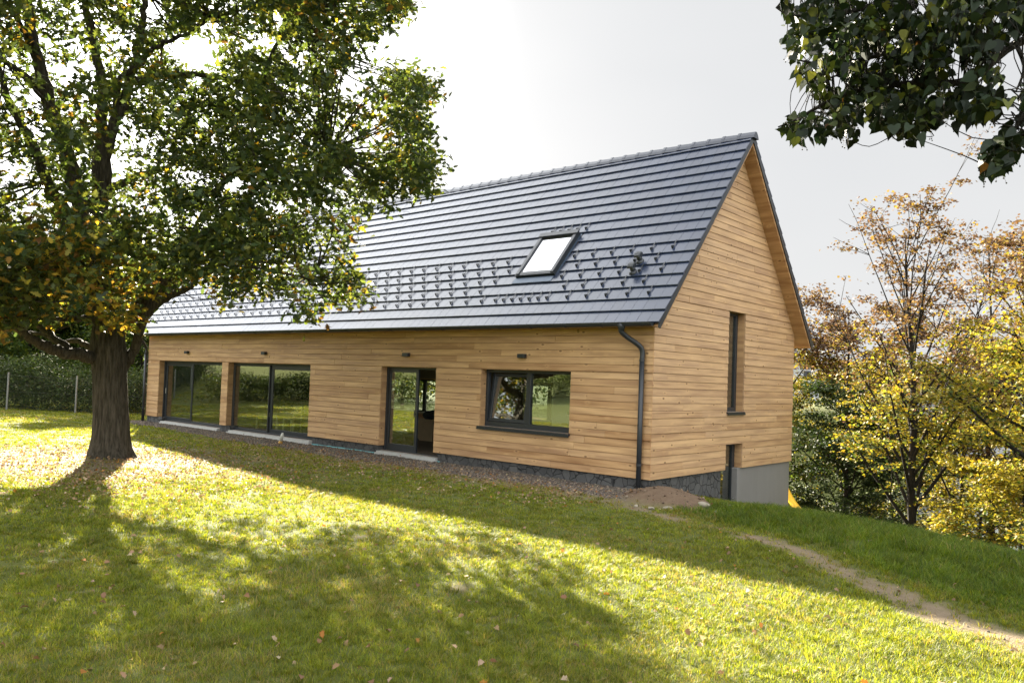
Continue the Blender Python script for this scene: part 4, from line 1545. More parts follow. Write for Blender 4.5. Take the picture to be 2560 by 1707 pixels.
# ------------------------------------------------------------------ trees in general
def grow(base, H, r0, lean, nl, spread, cb, seed, elev=(35, 60), sub=5, curve=0.25):
    """branching skeleton: returns list of (points, radii, order) and twig sample points"""
    r = np.random.default_rng(seed)
    br = []; tips = []
    k = 9
    t = np.linspace(0, 1, k)
    P = np.array(base)[None, :] + np.outer(t, np.array([lean[0], lean[1], H]))
    P[1:-1, :2] += np.cumsum(r.normal(size=(k - 2, 2)) * 0.03 * H / 8, axis=0)
    P = smooth_path(P, 3)
    R_ = np.interp(np.linspace(0, 1, len(P)), [0, .08, .6, 1], [r0 * 1.25, r0, r0 * .55, r0 * .08])
    br.append((P, R_, 0))
    az = r.uniform(0, 6.28)
    for i in range(nl):
        f = cb + (0.97 - cb) * (i + r.uniform(0, .8)) / nl
        a = P[int(f * (len(P) - 1))]
        az += 2.4 + r.uniform(-.4, .4)
        el = math.radians(r.uniform(*elev)) + 0.35 * f
        ln = spread * (1.05 - 0.52 * ((f - cb) / (1 - cb)) ** 1.2) * r.uniform(.7, 1.15)
        d = np.array([math.cos(az) * math.cos(el), math.sin(az) * math.cos(el), math.sin(el)])
        s = np.linspace(0, 1, 6)
        Q = a + np.outer(s * ln, d) + np.outer(s ** 2 * ln * curve * r.uniform(-.3, 1), (0, 0, 1)) + np.cumsum(r.normal(size=(6, 3)) * .02 * ln, 0) * s[:, None]
        rr = r0 * (0.46 * (1 - f) + .10)
        br.append((Q, np.linspace(rr, .008, 6), 1))
        for j in range(sub):
            g = r.uniform(.25, 1.0)
            qi = g * 5; i0 = min(4, int(qi)); a2 = Q[i0] + (Q[i0 + 1] - Q[i0]) * (qi - i0)
            d2 = d + r.normal(size=3) * .65; d2[2] = d2[2] * .5 + .12; d2 /= np.linalg.norm(d2)
            l2 = ln * r.uniform(.25, .5)
            s2 = np.linspace(0, 1, 4)
            Q2 = a2 + np.outer(s2 * l2, d2) + np.cumsum(r.normal(size=(4, 3)) * .03 * l2, 0) * s2[:, None]
            br.append((Q2, np.linspace(rr * .38 * (1 - g * .5) + .003, .004, 4), 2))
            for g2 in r.uniform(.15, 1.05, 7):
                qi = min(2.999, g2 * 3); i0 = int(qi)
                tips.append(Q2[i0] + (Q2[i0 + 1] - Q2[i0]) * (qi - i0))
        for g2 in r.uniform(.3, 1.0, 6):
            qi = min(4.999, g2 * 5); i0 = int(qi)
            tips.append(Q[i0] + (Q[i0 + 1] - Q[i0]) * (qi - i0))
    # leader twigs
    for g2 in r.uniform(.6, 1.0, 14):
        tips.append(P[int(g2 * (len(P) - 1))])
    return br, np.array(tips)


def make_tree(name, label, cat, base, H, r0, lean=(0, 0), nl=22, spread=3.0, cb=.2, seed=1, per=14, rad=.22, size=(.07, .11),
              colfn=None, tmpl=MAPLE, elev=(30, 55), sub=5, mat='leaf_autumn', bark='bark_thin', group=None, dens=None, up=.9, flat=.26, branches=True):
    base = np.array(base, float)
    t = empty(name, tuple(base), 0, label, cat, group)
    br, tips = grow(base, H, r0, lean, nl, spread, cb, seed, elev, sub)
    r = np.random.default_rng(seed + 500)
    tr = MB(); bb = MB()
    for (P, R_, o_) in br:
        (tr if o_ == 0 else bb).tube(P - base, R_, 10 if o_ == 0 else (6 if o_ == 1 else 4), cap=False)
    tr.build('trunk', M[bark], t, smooth=True, fix=False)
    bb.build('branches', M[bark], t, smooth=True, fix=False)
    if dens is not None:
        keep_ = r.random(len(tips)) < dens(tips, base, H)
        tips = tips[keep_]
    LP, LI = cluster_leaves(tips, per, rad, r, flat)
    n = len(LP)
    col = colfn(LP, base, H, r)
    me = leaf_mesh('crown', LP - base, r.uniform(*size, n), col, tmpl, up=up, droop=.3, r=r)
    link('crown', me, M[mat], t)
    return t


YEL = [(.28, .215, .022), (.32, .265, .028), (.22, .195, .024), (.15, .165, .026), (.24, .155, .020)]
GRN = [(.045, .070, .016), (.075, .10, .020), (.12, .14, .024)]
BRN = [(.11, .062, .042), (.15, .088, .046), (.085, .048, .038), (.21, .14, .035)]


def col_autumn(gbias=0.0, brown_from=.6, yel=YEL):
    def f(LP, base, H, r):
        n = len(LP)
        h = (LP[:, 2] - base[2]) / H
        y = palette(n, yel, [3, 2, 2, 1.5, 1.2], r)
        g = palette(n, GRN, [2, 2, 1], r)
        b = palette(n, BRN, [2, 2, 1.2, 1], r)
        cn = fbm(LP[:, 0] * 1.0 + 60, LP[:, 1] + LP[:, 2] + 60, .7, vn1)
        pg = np.clip(.68 - 1.0 * h + gbias + (cn - .5) * 1.6, 0, 1)
        pb = sst(brown_from - .12, brown_from + .22, h + (cn - .5) * .35)
        u = r.random(n)
        c = np.where((u < pg)[:, None], g, y)
        return np.where((r.random(n) < pb)[:, None], b, c)
    return f


def col_green(cols, w):
    def f(LP, base, H, r):
        return palette(len(LP), cols, w, r)
    return f


def thin_top(lo=1.0, hi=.35, a=.45, b=.9):
    def f(tips, base, H):
        h = (tips[:, 2] - base[2]) / H
        return lo + (hi - lo) * sst(a, b, h)
    return f


def gb(x, y): return (x, y, float(gz(x, y)) - .1)


def tH(x, y, top): return top - float(gz(x, y)) + .1


# autumn trees down the bank on the right
make_tree('autumn_tree', 'tall maple with dark leaning trunk, yellow below and thin brown crown', 'tree', gb(2.3, 10.0), tH(2.3, 10.0, 6.1), .14, (-.45, -.1), 34, 4.0, .30, 101, 20, .17, (.06, .10), col_autumn(0, .66), elev=(32, 62), dens=lambda t_, b_, h_: thin_top(.95, .30)(t_, b_, h_) * (.35 + .65 * sst(.30, .55, (t_[:, 2] - b_[2]) / h_)), group='autumn trees on the river bank')
make_tree('autumn_tree', 'slender brownish tree standing right of the tall maple', 'tree', gb(3.4, 13.4), tH(3.4, 13.4, 6.2), .14, (-.2, 0), 26, 3.4, .22, 102, 20, .18, (.06, .10), col_autumn(-.1, .62), elev=(35, 65), dens=thin_top(1.0, .40), group='autumn trees on the river bank')
make_tree('autumn_tree', 'yellow tree with thick dark trunk at the right edge of the picture', 'tree', gb(5.75, 5.2), tH(5.75, 5.2, 4.6), .17, (.1, .3), 24, 2.6, .42, 103, 26, .20, (.05, .085), col_autumn(.1, .85), elev=(15, 50), dens=thin_top(1, .6), group='autumn trees on the river bank')
make_tree('autumn_tree', 'thin bare-topped tree behind the yellow tree at the right edge', 'tree', gb(5.0, 10.5), tH(5.0, 10.5, 5.8), .12, (0, 0), 24, 2.9, .25, 104, 18, .21, (.06, .09), col_autumn(0, .58), elev=(35, 60), dens=thin_top(.95, .3), group='autumn trees on the river bank')
make_tree('autumn_tree', 'golden bushy tree low between the two tall ones', 'tree', gb(1.6, 17.5), tH(1.6, 17.5, 4.2), .14, (0, 0), 26, 4.0, .15, 105, 34, .28, (.07, .12), col_autumn(.05, .9), elev=(10, 45), group='autumn trees on the river bank')
make_tree('autumn_tree', 'amber tree partly hidden by the house gable', 'tree', gb(-1.6, 16.0), tH(-1.6, 16.0, 4.4), .14, (0, 0), 26, 3.6, .15, 106, 18, .24, (.07, .12), col_autumn(.1, .75), elev=(15, 50), group='autumn trees on the river bank')
make_tree('green_tree', 'dark green tree close behind the concrete base', 'tree', gb(-0.6, 13.2), tH(-0.6, 13.2, 1.7), .11, (0, 0), 30, 2.7, .08, 107, 20, .22, (.07, .11), col_green([(.022, .040, .012), (.035, .055, .014), (.05, .07, .016)], [3, 2, 1]), tmpl=OVAL, elev=(0, 40), mat='leaf_dark')
make_tree('autumn_tree', 'bright yellow-green tree low over the water', 'tree', gb(3.7, 8.6), tH(3.7, 8.6, 0.3), .07, (.2, .4), 12, 1.5, .12, 108, 22, .20, (.055, .085), col_autumn(.25, 1.2), elev=(0, 35), group='autumn trees on the river bank')
make_tree('autumn_tree', 'yellow sapling on the bank in front of the right edge tree', 'tree', gb(4.9, 6.9), tH(4.9, 6.9, 1.0), .06, (.2, .2), 12, 1.6, .12, 109, 22, .20, (.055, .085), col_autumn(.15, 1.2), elev=(0, 40), group='autumn trees on the river bank')
make_tree('autumn_tree', 'golden tree far down the bank right of the sapling', 'tree', gb(6.3, 13.0), tH(6.3, 13.0, 4.4), .13, (0, 0), 26, 3.6, .15, 110, 32, .27, (.07, .12), col_autumn(0, .9), elev=(10, 50), group='autumn trees on the river bank')
make_tree('autumn_tree', 'russet and yellow tree just beyond the back corner of the house', 'tree', gb(-3.6, 14.6), tH(-3.6, 14.6, 4.9), .13, (0, 0), 30, 2.6, .1, 111, 18, .22, (.06, .10), col_autumn(.15, .7), elev=(10, 50), group='autumn trees on the river bank')
# undergrowth at the crest
r_ = np.random.default_rng(77)
m_ = 130
uu = r_.uniform(0, 1, m_)
ux = 0.9 + 6.2 * uu + r_.normal(size=m_) * .3; uy = 7.6 - 4.6 * uu + r_.uniform(0, 3.2, m_)
uz = gz(ux, uy) + r_.uniform(.05, .55, m_)
LP, _ = cluster_leaves(np.stack([ux, uy, uz], 1), 16, .16, r_)
me = leaf_mesh('undergrowth', LP, r_.uniform(.05, .09, len(LP)), palette(len(LP), GRN + YEL[:2], [3, 3, 2, 1, 1], r_), OVAL, r=r_)
tag(link('undergrowth', me, M['leaf_hedge']), 'low leafy undergrowth along the top of the river bank', kind='stuff')

# ------------------------------------------------------------------ left: fence, hedge, trees behind it
A_ = np.array([-36.0, -8.76]); B_ = np.array([-20.5, 5.9])
fd = (B_ - A_) / np.linalg.norm(B_ - A_)
fence = empty('wire_fence', (A_[0], A_[1], float(gz(*A_))), 0, 'chain link fence on slim grey posts in front of the hedge', 'fence')
fbase = np.array([A_[0], A_[1], float(gz(*A_))])
flen = np.linalg.norm(B_ - A_)
sp0 = np.linalg.norm(np.array([-29.43, -2.15]) - A_)
ps = [sp0 + 2.80 * i for i in range(-3, 5) if 0 <= sp0 + 2.80 * i <= flen]
for s_ in ps:
    p = A_ + fd * s_; zg = float(gz(*p))
    mb = MB(); mb.tube([(p[0] - fbase[0], p[1] - fbase[1], zg - .3 - fbase[2]), (p[0] - fbase[0], p[1] - fbase[1], zg + 1.55 - fbase[2])], .036, 10)
    o = mb.build('post', M['post'], fence, smooth=False)
wm = MB()


def fpt(s_, h_):
    p = A_ + fd * s_
    return np.array([p[0], p[1], float(gz(p[0], p[1], False)) + h_]) - fbase


for h_ in (.08, .75, 1.42):
    wm.tube([fpt(s_, h_) for s_ in np.linspace(0, flen, 24)], .0025, 4, cap=False)
for s_ in np.arange(-1.34, flen, .09):
    for sg in (0, 1):
        a_, b_ = (s_, s_ + 1.34) if sg == 0 else (s_ + 1.34, s_)
        aa, bb_ = max(0, min(flen, a_)), max(0, min(flen, b_))
        ha = .08 + 1.34 * (aa - a_) / (b_ - a_); hb = .08 + 1.34 * (bb_ - a_) / (b_ - a_)
        if abs(aa - bb_) > .05: wm.tube([fpt(aa, ha), fpt(bb_, hb)], .0010, 3, cap=False)
wm.build('wire_mesh', M['wire'], fence, fix=False)

r_ = np.random.default_rng(88)
m_ = 5200
s_ = r_.uniform(-6, flen + 3, m_); off = r_.uniform(.5, 3.6, m_)
nrmv = np.array([-fd[1], fd[0]])
hx = A_[0] + fd[0] * s_ + nrmv[0] * off; hy = A_[1] + fd[1] * s_ + nrmv[1] * off
top_h = .45 + .2 * off + 2.1 * fbm(hx, hy, .5, vn2)
hz = gz(hx, hy) + top_h * r_.uniform(.02, 1, m_) ** .8
LP, _ = cluster_leaves(np.stack([hx, hy, hz], 1), 22, .20, r_)
me = leaf_mesh('hedge', LP, r_.uniform(.07, .12, len(LP)), palette(len(LP), [(.030, .050, .012), (.045, .070, .016), (.07, .095, .022), (.05, .06, .03)], [3, 3, 1.5, 1], r_), OVAL, up=.3, r=r_)
tag(link('hedge', me, M['leaf_dark']), 'dense dark green hedge behind the wire fence', kind='stuff')

m_ = 5200
aa = r_.uniform(-1.0, 1.0, m_)
bx = -62 + 26 * aa * 1.0 + r_.normal(size=m_) * 5; by = 6 + 34 * aa + r_.normal(size=m_) * 5
bz = gz(bx, by, False) + (5.6 + 3.8 * fbm(bx, by, .12, vn3)) * r_.uniform(0, 1, m_) ** .7
LP, _ = cluster_leaves(np.stack([bx, by, bz], 1), 16, .6, r_)
me = leaf_mesh('background_wood', LP, r_.uniform(.25, .45, len(LP)), palette(len(LP), [(.035, .06, .015), (.05, .08, .018), (.08, .10, .02)], [3, 3, 1.5], r_), OVAL, up=.2, r=r_)
tag(link('background_wood', me, M['leaf_dark']), 'dark green wood far behind the hedge on the left', kind='stuff')

m_ = 1500
tt = r_.uniform(0, 1, m_)
lx = -31.5 + 13.5 * tt + r_.normal(size=m_) * .35; ly = -7.5 - 19 * tt + r_.normal(size=m_) * .35
lz = gz(lx, ly) + (1.0 + .5 * fbm(lx, ly, .6, vn2)) * r_.uniform(.02, 1, m_) ** .8
LP, _ = cluster_leaves(np.stack([lx, ly, lz], 1), 20, .20, r_)
me = leaf_mesh('low_hedge', LP, r_.uniform(.08, .13, len(LP)), palette(len(LP), [(.030, .045, .012), (.045, .065, .016), (.06, .06, .02)], [3, 3, 1], r_), OVAL, up=.3, r=r_)
tag(link('low_hedge', me, M['leaf_hedge']), 'low dark hedge at the left end of the lawn mirrored in the windows', kind='stuff')

DG = [(.028, .052, .012), (.045, .075, .016), (.075, .11, .02)]
for (x, y, top, spd, sd_, lb) in ((-44.5, 3.2, 7.2, 4.4, 201, 'dark leafy tree behind the hedge at the left edge'),
                                  (-40.5, 8.0, 8.0, 4.4, 202, 'bright green tree behind the hedge just left of the oak trunk'),
                                  (-41.0, 13.5, 8.2, 4.6, 203, 'dense tree behind the hedge beside the house corner'),
                                  (-52.5, 9.0, 9.2, 5.0, 204, 'tall tree further back behind the hedge'),
                                  (-49.5, -3.5, 7.6, 4.6, 205, 'broad tree behind the hedge beyond the left edge'),
                                  (-31.5, 9.5, 6.0, 3.2, 206, 'small tree squeezed between hedge and house corner')):
    make_tree('leafy_tree', lb, 'tree', gb(x, y), tH(x, y, top), .17, (0, 0), 26, spd, .08, sd_, 26, .40, (.15, .23), col_green(DG + [(.13, .16, .022)], [2.4, 3, 2, 1.2]), tmpl=OVAL, elev=(5, 50), sub=8, mat='leaf_hedge', group='trees behind the hedge')
# trees behind the house seen through the rear windows
for (x, y, top, sd_, lb) in ((-27.5, 15.5, 5.0, 211, 'green tree seen through the rear window of the house'),
                             (-22.0, 17.5, 5.0, 212, 'yellowing tree behind the house seen through the open door')):
    make_tree('leafy_tree', lb, 'tree', gb(x, y), tH(x, y, top), .18, (0, 0), 24, 3.4, .1, sd_, 17, .30, (.11, .17), col_green([(.05, .08, .016), (.09, .12, .02), (.24, .20, .02)], [2, 2, 1]), tmpl=OVAL, elev=(0, 45), mat='leaf_hedge')

# ------------------------------------------------------------------ the linden whose branches hang in at the top right
LB = np.array([15.5, -9.5, float(gz(15.5, -9.5))])


def pxd(px, py, D):
    v = FW + RV * ((px - W0 / 2 - PX) / F) - UV * ((py - H0 / 2 - PY) / F)
    return CAM + v * (D / math.hypot(v[0], v[1]))


linden = empty('linden_tree', tuple(LB), 0, 'linden whose leafy branches with small round fruit hang in from the top right', 'tree')
tb = MB(); tb.tube(smooth_path([(0, 0, -.2), (0, .05, 1.5), (-.1, .1, 3.5), (-.2, .2, 5.5), (-.2, .3, 7.5)], 3), np.linspace(.3, .08, 13), 14)
tb.build('trunk', M['bark_thin'], linden, smooth=True)
fork = LB + np.array([-.13, .13, 4.2])
LBR = [
    ([pxd(2700, 60, 5.4), pxd(2540, 110, 5.2), pxd(2420, 200, 5.0), pxd(2260, 210, 4.9), pxd(2150, 225, 4.8), pxd(2060, 260, 4.8), pxd(1990, 300, 4.8), pxd(1945, 318, 4.8)], .028),
    ([pxd(2700, -20, 5.6), pxd(2500, 20, 5.5), pxd(2380, 60, 5.4), pxd(2250, 120, 5.3), pxd(2150, 150, 5.2), pxd(2060, 160, 5.2), pxd(1990, 150, 5.2)], .030),
    ([pxd(2700, -120, 5.4), pxd(2480, -60, 5.2), pxd(2280, -10, 5.1), pxd(2120, 30, 5.0), pxd(1990, 40, 5.0), pxd(1940, 20, 5.0)], .028),
    ([pxd(2760, 160, 4.6), pxd(2640, 200, 4.5), pxd(2560, 290, 4.5), pxd(2510, 370, 4.5), pxd(2475, 420, 4.5)], .020),
    ([pxd(2540, 110, 5.2), pxd(2560, 170, 5.1), pxd(2540, 230, 5.0)], .014),
    ([pxd(2420, 200, 5.0), pxd(2400, 240, 4.9), pxd(2350, 270, 4.9), pxd(2300, 300, 4.9)], .009),
    ([pxd(2300, 205, 4.95), pxd(2270, 260, 4.9), pxd(2240, 310, 4.9), pxd(2230, 340, 4.9)], .008),
    ([pxd(2150, 150, 5.2), pxd(2090, 190, 5.1), pxd(2040, 200, 5.1)], .008),
]
# thick branch from the trunk to where the twigs start
bb = MB()
for (st_, rr) in LBR[:4]:
    a_ = fork; b_ = st_[0]
    mid = (a_ + b_) / 2 + np.array([0, 0, .25])
    Q = smooth_path([a_, mid, b_], 5)
    bb.tube(Q - LB, np.linspace(.075, rr, len(Q)), 8, cap=False)
nodes = []
r_ = np.random.default_rng(55)
for (pts, rr) in LBR:
    P = smooth_path(np.array(pts), 6)
    bb.tube(P - LB, np.linspace(rr, .004, len(P)), 7, cap=False)
    nodes.append(P)
bb.build('branches', M['bark_thin'], linden, smooth=True, fix=False)
LPOLY = np.array([(1785, -60), (1790, 10), (1820, 60), (1800, 95), (1830, 160), (1850, 200), (1885, 225), (1900, 260), (1850, 265), (1790, 270), (1790, 300), (1830, 320), (1890, 320), (1940, 310), (1960, 330), (1975, 275), (2040, 300), (2080, 320), (2110, 325), (2130, 290), (2150, 285), (2170, 280), (2210, 285), (2260, 270), (2310, 240), (2352, 200), (2420, 200), (2420, 300), (2352, 355), (2300, 395), (2262, 405), (2250, 360), (2280, 330), (2320, 295), (2352, 270), (2352, 235), (2280, 215), (2290, 170), (2300, 100), (2352, 60), (2420, 40), (2420, -60)]) * 1.0884
m_ = 60000
px = r_.uniform(1930, 2640, m_); py = r_.uniform(-65, 445, m_)
ok = inpoly(px, py, LPOLY)
# the bright gaps of the spray
for (hx, hy, hr_) in ((2130, 215, 16), (2185, 210, 18), (2230, 225, 16), (2300, 130, 22), (2260, 190, 16), (2090, 170, 9), (2010, 240, 10), (2200, 160, 10), (2330, 110, 16), (2060, 110, 6), (2150, 80, 7), (2250, 60, 7), (1960, 120, 6)):
    ok &= np.hypot(px / 1.0884 - hx, py / 1.0884 - hy) > hr_
px, py = px[ok], py[ok]
dn = fbm(px * .02, py * .02, 1.0, vn3)
kk = dn > .36
px, py = px[kk][:2900], py[kk][:2900]
D = r_.uniform(4.5, 5.6, len(px)); D = np.where((px > 2440) & (py > 250), r_.uniform(4.2, 4.7, len(px)), D)
LP = np.array([pxd(a_, b_, c_) for a_, b_, c_ in zip(px, py, D)])
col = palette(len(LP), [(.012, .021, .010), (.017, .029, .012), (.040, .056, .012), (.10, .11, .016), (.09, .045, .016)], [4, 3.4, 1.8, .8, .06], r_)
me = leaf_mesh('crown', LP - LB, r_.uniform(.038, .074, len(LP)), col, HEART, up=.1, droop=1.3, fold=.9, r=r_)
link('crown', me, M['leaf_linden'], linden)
allp = np.concatenate(nodes)
tw = MB()
for i in r_.choice(len(LP), 700, replace=False):
    p = LP[i]; j = int(np.argmin(np.linalg.norm(allp - p, axis=1))); q = allp[j]
    if np.linalg.norm(p - q) > .9: continue
    mid = (p + q) / 2 + r_.normal(size=3) * .03
    tw.tube(smooth_path([q - LB, mid - LB, p - LB], 3), np.linspace(.004, .0015, 7), 4, cap=False)
tw.build('twigs', M['bark_thin'], linden, fix=False)
fb = MB()
ico = bmesh.new(); bmesh.ops.create_icosphere(ico, subdivisions=1, radius=1)
iv = np.array([v.co[:] for v in ico.verts]); ifc = [tuple(v.index for v in f.verts) for f in ico.faces]; ico.free()
for i in r_.choice(len(LP), 190, replace=False):
    p = LP[i]
    for q in range(r_.integers(1, 4)):
        c_ = p + np.array([r_.normal() * .018, r_.normal() * .018, -.06 - .05 * r_.random()])
        fb.add(c_ - LB + iv * .0042, ifc)
        fb.tube([c_ - LB, p - LB + np.array([0, 0, -.01])], .0007, 3, cap=False)
tag(fb.build('fruit', M['berry'], linden, fix=False), kind='stuff')

# ------------------------------------------------------------------ ground cover
r_ = np.random.default_rng(99)


def lawn_points(n, dmin, dmax, power, r, half=0.82):
    """points on the lawn in front of the house, thinning out with distance"""
    u = r.random(n)
    e_ = 2 - power
    d = (dmin ** e_ + u * (dmax ** e_ - dmin ** e_)) ** (1 / e_)
    az = YAW + r.uniform(-half, half, n)
    x = CAM[0] - np.sin(az) * d; y = CAM[1] + np.cos(az) * d
    return x, y, d




def grass_prob(x, y):
    inh = (x > -L - .1) & (x < .02) & (y > -.02) & (y < WD + .1)
    p = (1 - gravel_f(x, y)) * (1 - .93 * dirt_f(x, y)) * (mound_f(x, y) < .05)
    u_ = 0.45 * x + 0.89 * y
    return np.where(inh | ((x > 1.0) & (u_ > 9)), 0, p)


# single blades of the sward
x, y, d = lawn_points(560000, 3.6, 46, 1.75, r_)
ok = r_.random(len(x)) < grass_prob(x, y) * np.clip(-.15 + 1.1 * fbm(x, y, 1.3, vn1) + .7 * fbm(x, y, 6.0, vn2), 0.12, 1)
x, y, d = x[ok], y[ok], d[ok]
lean_a = r_.uniform(0, 6.283, len(x)); hs_ = np.ones(len(x)); cs_ = np.ones(len(x)); dr_ = np.zeros(len(x))
# tufts: blades fanning out from a common root
tx_, ty_, td_ = lawn_points(98000, 3.6, 46, 1.75, r_)
ok = r_.random(len(tx_)) < grass_prob(tx_, ty_) * np.clip(-.25 + 1.3 * fbm(tx_, ty_, 1.1, vn2) + .5 * fbm(tx_, ty_, 4.0, vn1), 0.05, 1)
tx_, ty_, td_ = tx_[ok], ty_[ok], td_[ok]
nb = r_.integers(9, 24, len(tx_))
ix = np.repeat(np.arange(len(tx_)), nb)
rad_ = (.018 + .0022 * td_) * r_.uniform(.6, 1.5, len(tx_))
ox, oy = r_.normal(size=len(ix)) * rad_[ix] * .55, r_.normal(size=len(ix)) * rad_[ix] * .55
th_ = r_.uniform(.65, 1.55, len(tx_)); tc_ = r_.uniform(.6, 1.3, len(tx_)); tdry = (r_.random(len(tx_)) < .07).astype(float)
x = np.concatenate([x, tx_[ix] + ox]); y = np.concatenate([y, ty_[ix] + oy]); d = np.concatenate([d, td_[ix]])
lean_a = np.concatenate([lean_a, np.arctan2(oy, ox) + r_.normal(size=len(ix)) * .35])
hs_ = np.concatenate([hs_, th_[ix]]); cs_ = np.concatenate([cs_, tc_[ix]]); dr_ = np.concatenate([dr_, tdry[ix]])
z = gz(x, y)
n = len(x)
dv_ = dirt_f(x, y)
u_ = 0.45 * x + 0.89 * y
tall = sst(-2.2, -.6, u_) * sst(.5, 2.5, x) * sst(.25, .6, path_d(x, y))
lush = fbm(x, y, .7, vn2)
hgt = (0.016 + 0.026 * r_.random(n) ** 1.5 + .035 * (lush - .45)) * (1 + 1.7 * tall) * hs_
hgt = np.clip(hgt, .008, .17)
wid = np.clip(.00064 * d, .0034, .03) * r_.uniform(.7, 1.3, n)
a = lean_a
ln = np.abs(r_.normal(size=n)) * .8 + .35
dx, dy = np.cos(a), np.sin(a)
b = a + 1.57 + r_.normal(size=n) * .5
wx, wy = np.cos(b) * wid / 2, np.sin(b) * wid / 2
V = np.empty((n, 5, 3), np.float32)
V[:, 0] = np.stack([x - wx, y - wy, z - .004], 1)
V[:, 1] = np.stack([x + wx, y + wy, z - .004], 1)
mx, my = x + dx * hgt * ln * .35, y + dy * hgt * ln * .35
V[:, 2] = np.stack([mx + wx * .8, my + wy * .8, z + hgt * .65], 1)
V[:, 3] = np.stack([mx - wx * .8, my - wy * .8, z + hgt * .65], 1)
V[:, 4] = np.stack([x + dx * hgt * ln, y + dy * hgt * ln, z + hgt], 1)
base = np.arange(n, dtype=np.int64)[:, None] * 5
fl = np.concatenate([base + np.array([0, 1, 2, 3]), base + np.array([3, 2, 4])], 1).ravel()
cnt = np.tile([4, 3], n)
me = np_mesh('grass', V.reshape(-1, 3), fl, cnt)
cg = palette(n, [(.118, .155, .014), (.170, .195, .020), (.225, .225, .032), (.075, .112, .012)], [3, 3, 1.6, 1.6], r_, .2)
dry = palette(n, [(.26, .22, .085), (.21, .16, .07)], [2, 1], r_, .2)
pdry = np.clip(.06 + .8 * dr_ + .5 * dv_ + 1.1 * (fbm(x, y, 1.0, vn3) - .52), 0, .85) * (1 - .8 * tall)
cg = cg * ((.66 + .68 * fbm(x + 3, y + 5, 3.6, vn1)) * cs_)[:, None]
cg = cg * (1 - .25 * tall[:, None]) * np.where(tall[:, None] > .5, np.array([[.8, 1.0, .9]]), 1.0)
col = np.where((r_.random(n) < pdry)[:, None], dry, cg)
set_color(me, np.repeat(col, 5, axis=0))
tag(link('grass', me, M['grass']), 'short autumn lawn grass, longer on the right slope', kind='stuff')

# fallen leaves
x, y, d = lawn_points(110000, 4, 34, 1.1, r_)
inh = (x > -L - .1) & (x < .02) & (y > -.02)
ro = np.hypot(x + 7.6, (y + 7.0))
dens = .020 + .75 * (1 - sst(1.5, 6.0, ro)) + .50 * sst(-4.2, -2.6, y) * (1 - sst(-1.2, -.4, y)) * sst(-16, -11, x) * (1 - sst(-1, 1.5, x)) + .05 * sst(-12, -6, -x) * 0
dens = dens * (.35 + 1.3 * fbm(x, y, 1.1, vn2))
ok = (~inh) & (r_.random(len(x)) < dens) & (mound_f(x, y) < .3) & ~((x > 1.0) & (0.45 * x + 0.89 * y > 2))
x, y = x[ok], y[ok]
z = gz(x, y) + r_.uniform(.012, .04, len(x))
n = len(x)
col = palette(n, [(.27, .18, .10), (.33, .245, .15), (.19, .115, .06), (.36, .28, .18), (.34, .15, .03)], [3, 1.6, 3, .6, .5], r_)
me = leaf_mesh('fallen_leaves', np.stack([x, y, z], 1), r_.uniform(.03, .066, n), col, OAK_LO, up=.8, fold=.7, r=r_)
tag(link('fallen_leaves', me, M['litter']), 'dry tan oak leaves scattered over the lawn', kind='stuff')

# gravel
m_ = 26000
x = r_.uniform(-22, .6, m_); y = r_.uniform(-2.0, .02, m_)
ok = r_.random(m_) < gravel_f(x, y) * .95
x, y = x[ok], y[ok]
# stones strewn on path and heap
x2, y2, _ = lawn_points(26000, 5, 18, 1.2, r_)
ok = (r_.random(len(x2)) < .13 * dirt_f(x2, y2) * (path_d(x2, y2) < .7)) | ((mound_f(x2, y2) > .02) & (r_.random(len(x2)) < .5))
n1_ = len(x)
x = np.concatenate([x, x2[ok]]); y = np.concatenate([y, y2[ok]])
n = len(x)
oc = np.array([(1, 0, 0), (0, 1, 0), (-1, 0, 0), (0, -1, 0), (0, 0, 1), (0, 0, -1)], float)
s = r_.uniform(.010, .026, n) * np.where((mound_f(x, y) > .05) & (r_.random(n) < .25), 2.0, 1.0) * np.where(np.arange(n) < n1_, 1, .8)
V = oc[None] * s[:, None, None] * r_.uniform(.6, 1.3, (n, 6, 1))
ang = r_.uniform(0, 6.28, n); ca_, sa_ = np.cos(ang)[:, None], np.sin(ang)[:, None]
V = np.stack([V[..., 0] * ca_ - V[..., 1] * sa_, V[..., 0] * sa_ + V[..., 1] * ca_, V[..., 2] * .75], -1)
V += np.stack([x, y, gz(x, y) + s * .25], -1)[:, None]
tf = np.array([(0, 1, 4), (1, 2, 4), (2, 3, 4), (3, 0, 4), (1, 0, 5), (2, 1, 5), (3, 2, 5), (0, 3, 5)])
fl = (np.arange(n)[:, None, None] * 6 + tf[None]).ravel()
me = np_mesh('gravel', V.reshape(-1, 3), fl, np.full(n * 8, 3))
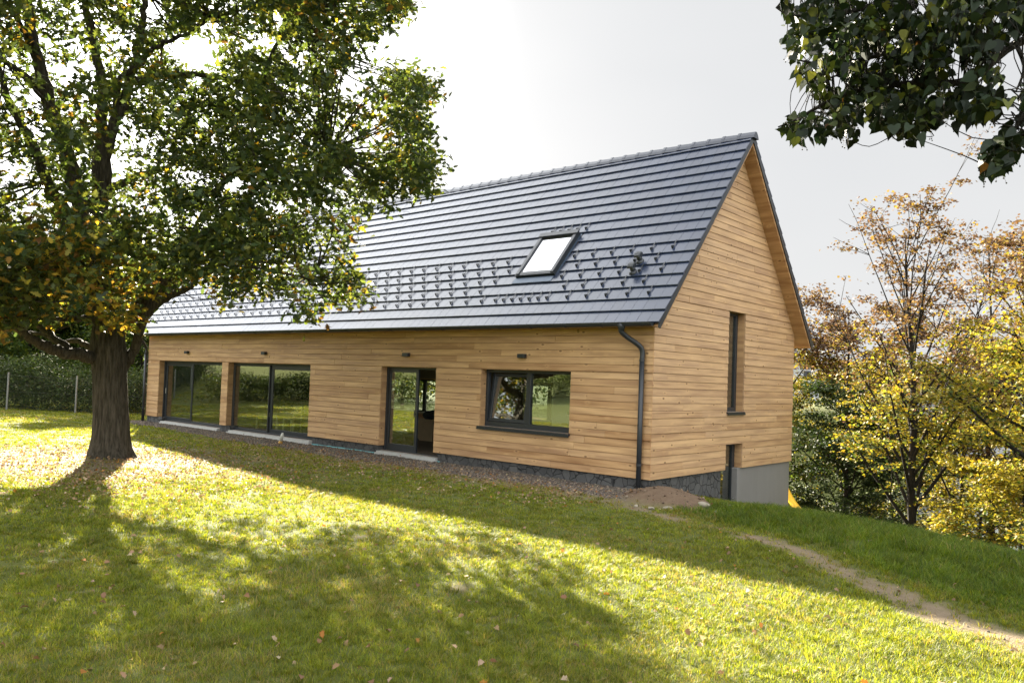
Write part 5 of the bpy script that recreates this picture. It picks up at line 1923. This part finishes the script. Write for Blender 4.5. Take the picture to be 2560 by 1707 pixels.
col = palette(n, [(.125, .102, .082), (.185, .155, .125), (.080, .067, .056), (.27, .22, .16)], [3, 2, 3, .7], r_)
col = np.where((mound_f(x, y) > .03)[:, None], palette(n, [(.13, .09, .06), (.19, .14, .10), (.08, .055, .04)], [3, 2, 2], r_), col)
set_color(me, np.repeat(col, 6, axis=0))
tag(link('gravel', me, M['gravel']), 'grey brown gravel strip along the house wall', kind='stuff')

# ------------------------------------------------------------------ beyond the river
r_ = np.random.default_rng(123)
m_ = 2600
vv = r_.uniform(95, 190, m_); tt = r_.uniform(-170, 150, m_)
x = .45 * vv + .89 * tt; y = .89 * vv - .45 * tt
zz = np.maximum(gz(x, y, False), RIVER_Z) + r_.uniform(0, 5.5, m_)
LP, _ = cluster_leaves(np.stack([x, y, zz], 1), 16, 1.3, r_)
me = leaf_mesh('far_wood', LP, r_.uniform(.6, 1.2, len(LP)), palette(len(LP), [(.06, .08, .03), (.14, .13, .03), (.20, .14, .03), (.10, .07, .04)], [2, 2, 1.5, 1], r_), OVAL, r=r_)
tag(link('far_wood', me, M['farwood']), 'autumn wood on the far bank of the river', kind='stuff')


def far_house(x, y, rz, w_, dp, h_, label):
    zg = float(gz(x, y, False)) - .3
    t = empty('far_house', (x, y, zg), rz, label, 'house')
    b = MB(); b.box(-w_ / 2, w_ / 2, -dp / 2, dp / 2, 0, h_); b.build('wall', M['farwall'], t)
    b = MB(); b.prism([(-dp / 2 - .5, h_ - .1), (0, h_ + dp * .42), (dp / 2 + .5, h_ - .1)], -w_ / 2 - .4, w_ / 2 + .4, 'x'); b.build('roof', M['farroof'], t)
    for lv in range(2):
        for i in range(4):
            xx = -w_ / 2 + w_ * (i + .5) / 4
            b = MB(); b.box(xx - .6, xx + .6, -dp / 2 - .06, -dp / 2 + .02, 1.2 + lv * 3, 2.7 + lv * 3); b.build('window', M['metal'], t)


far_house(-52, 128, .5, 16, 10, 7, 'grey house with slate roof across the river behind the maple')
far_house(-20, 125, .3, 12, 9, 6, 'smaller grey house across the river right of the other')
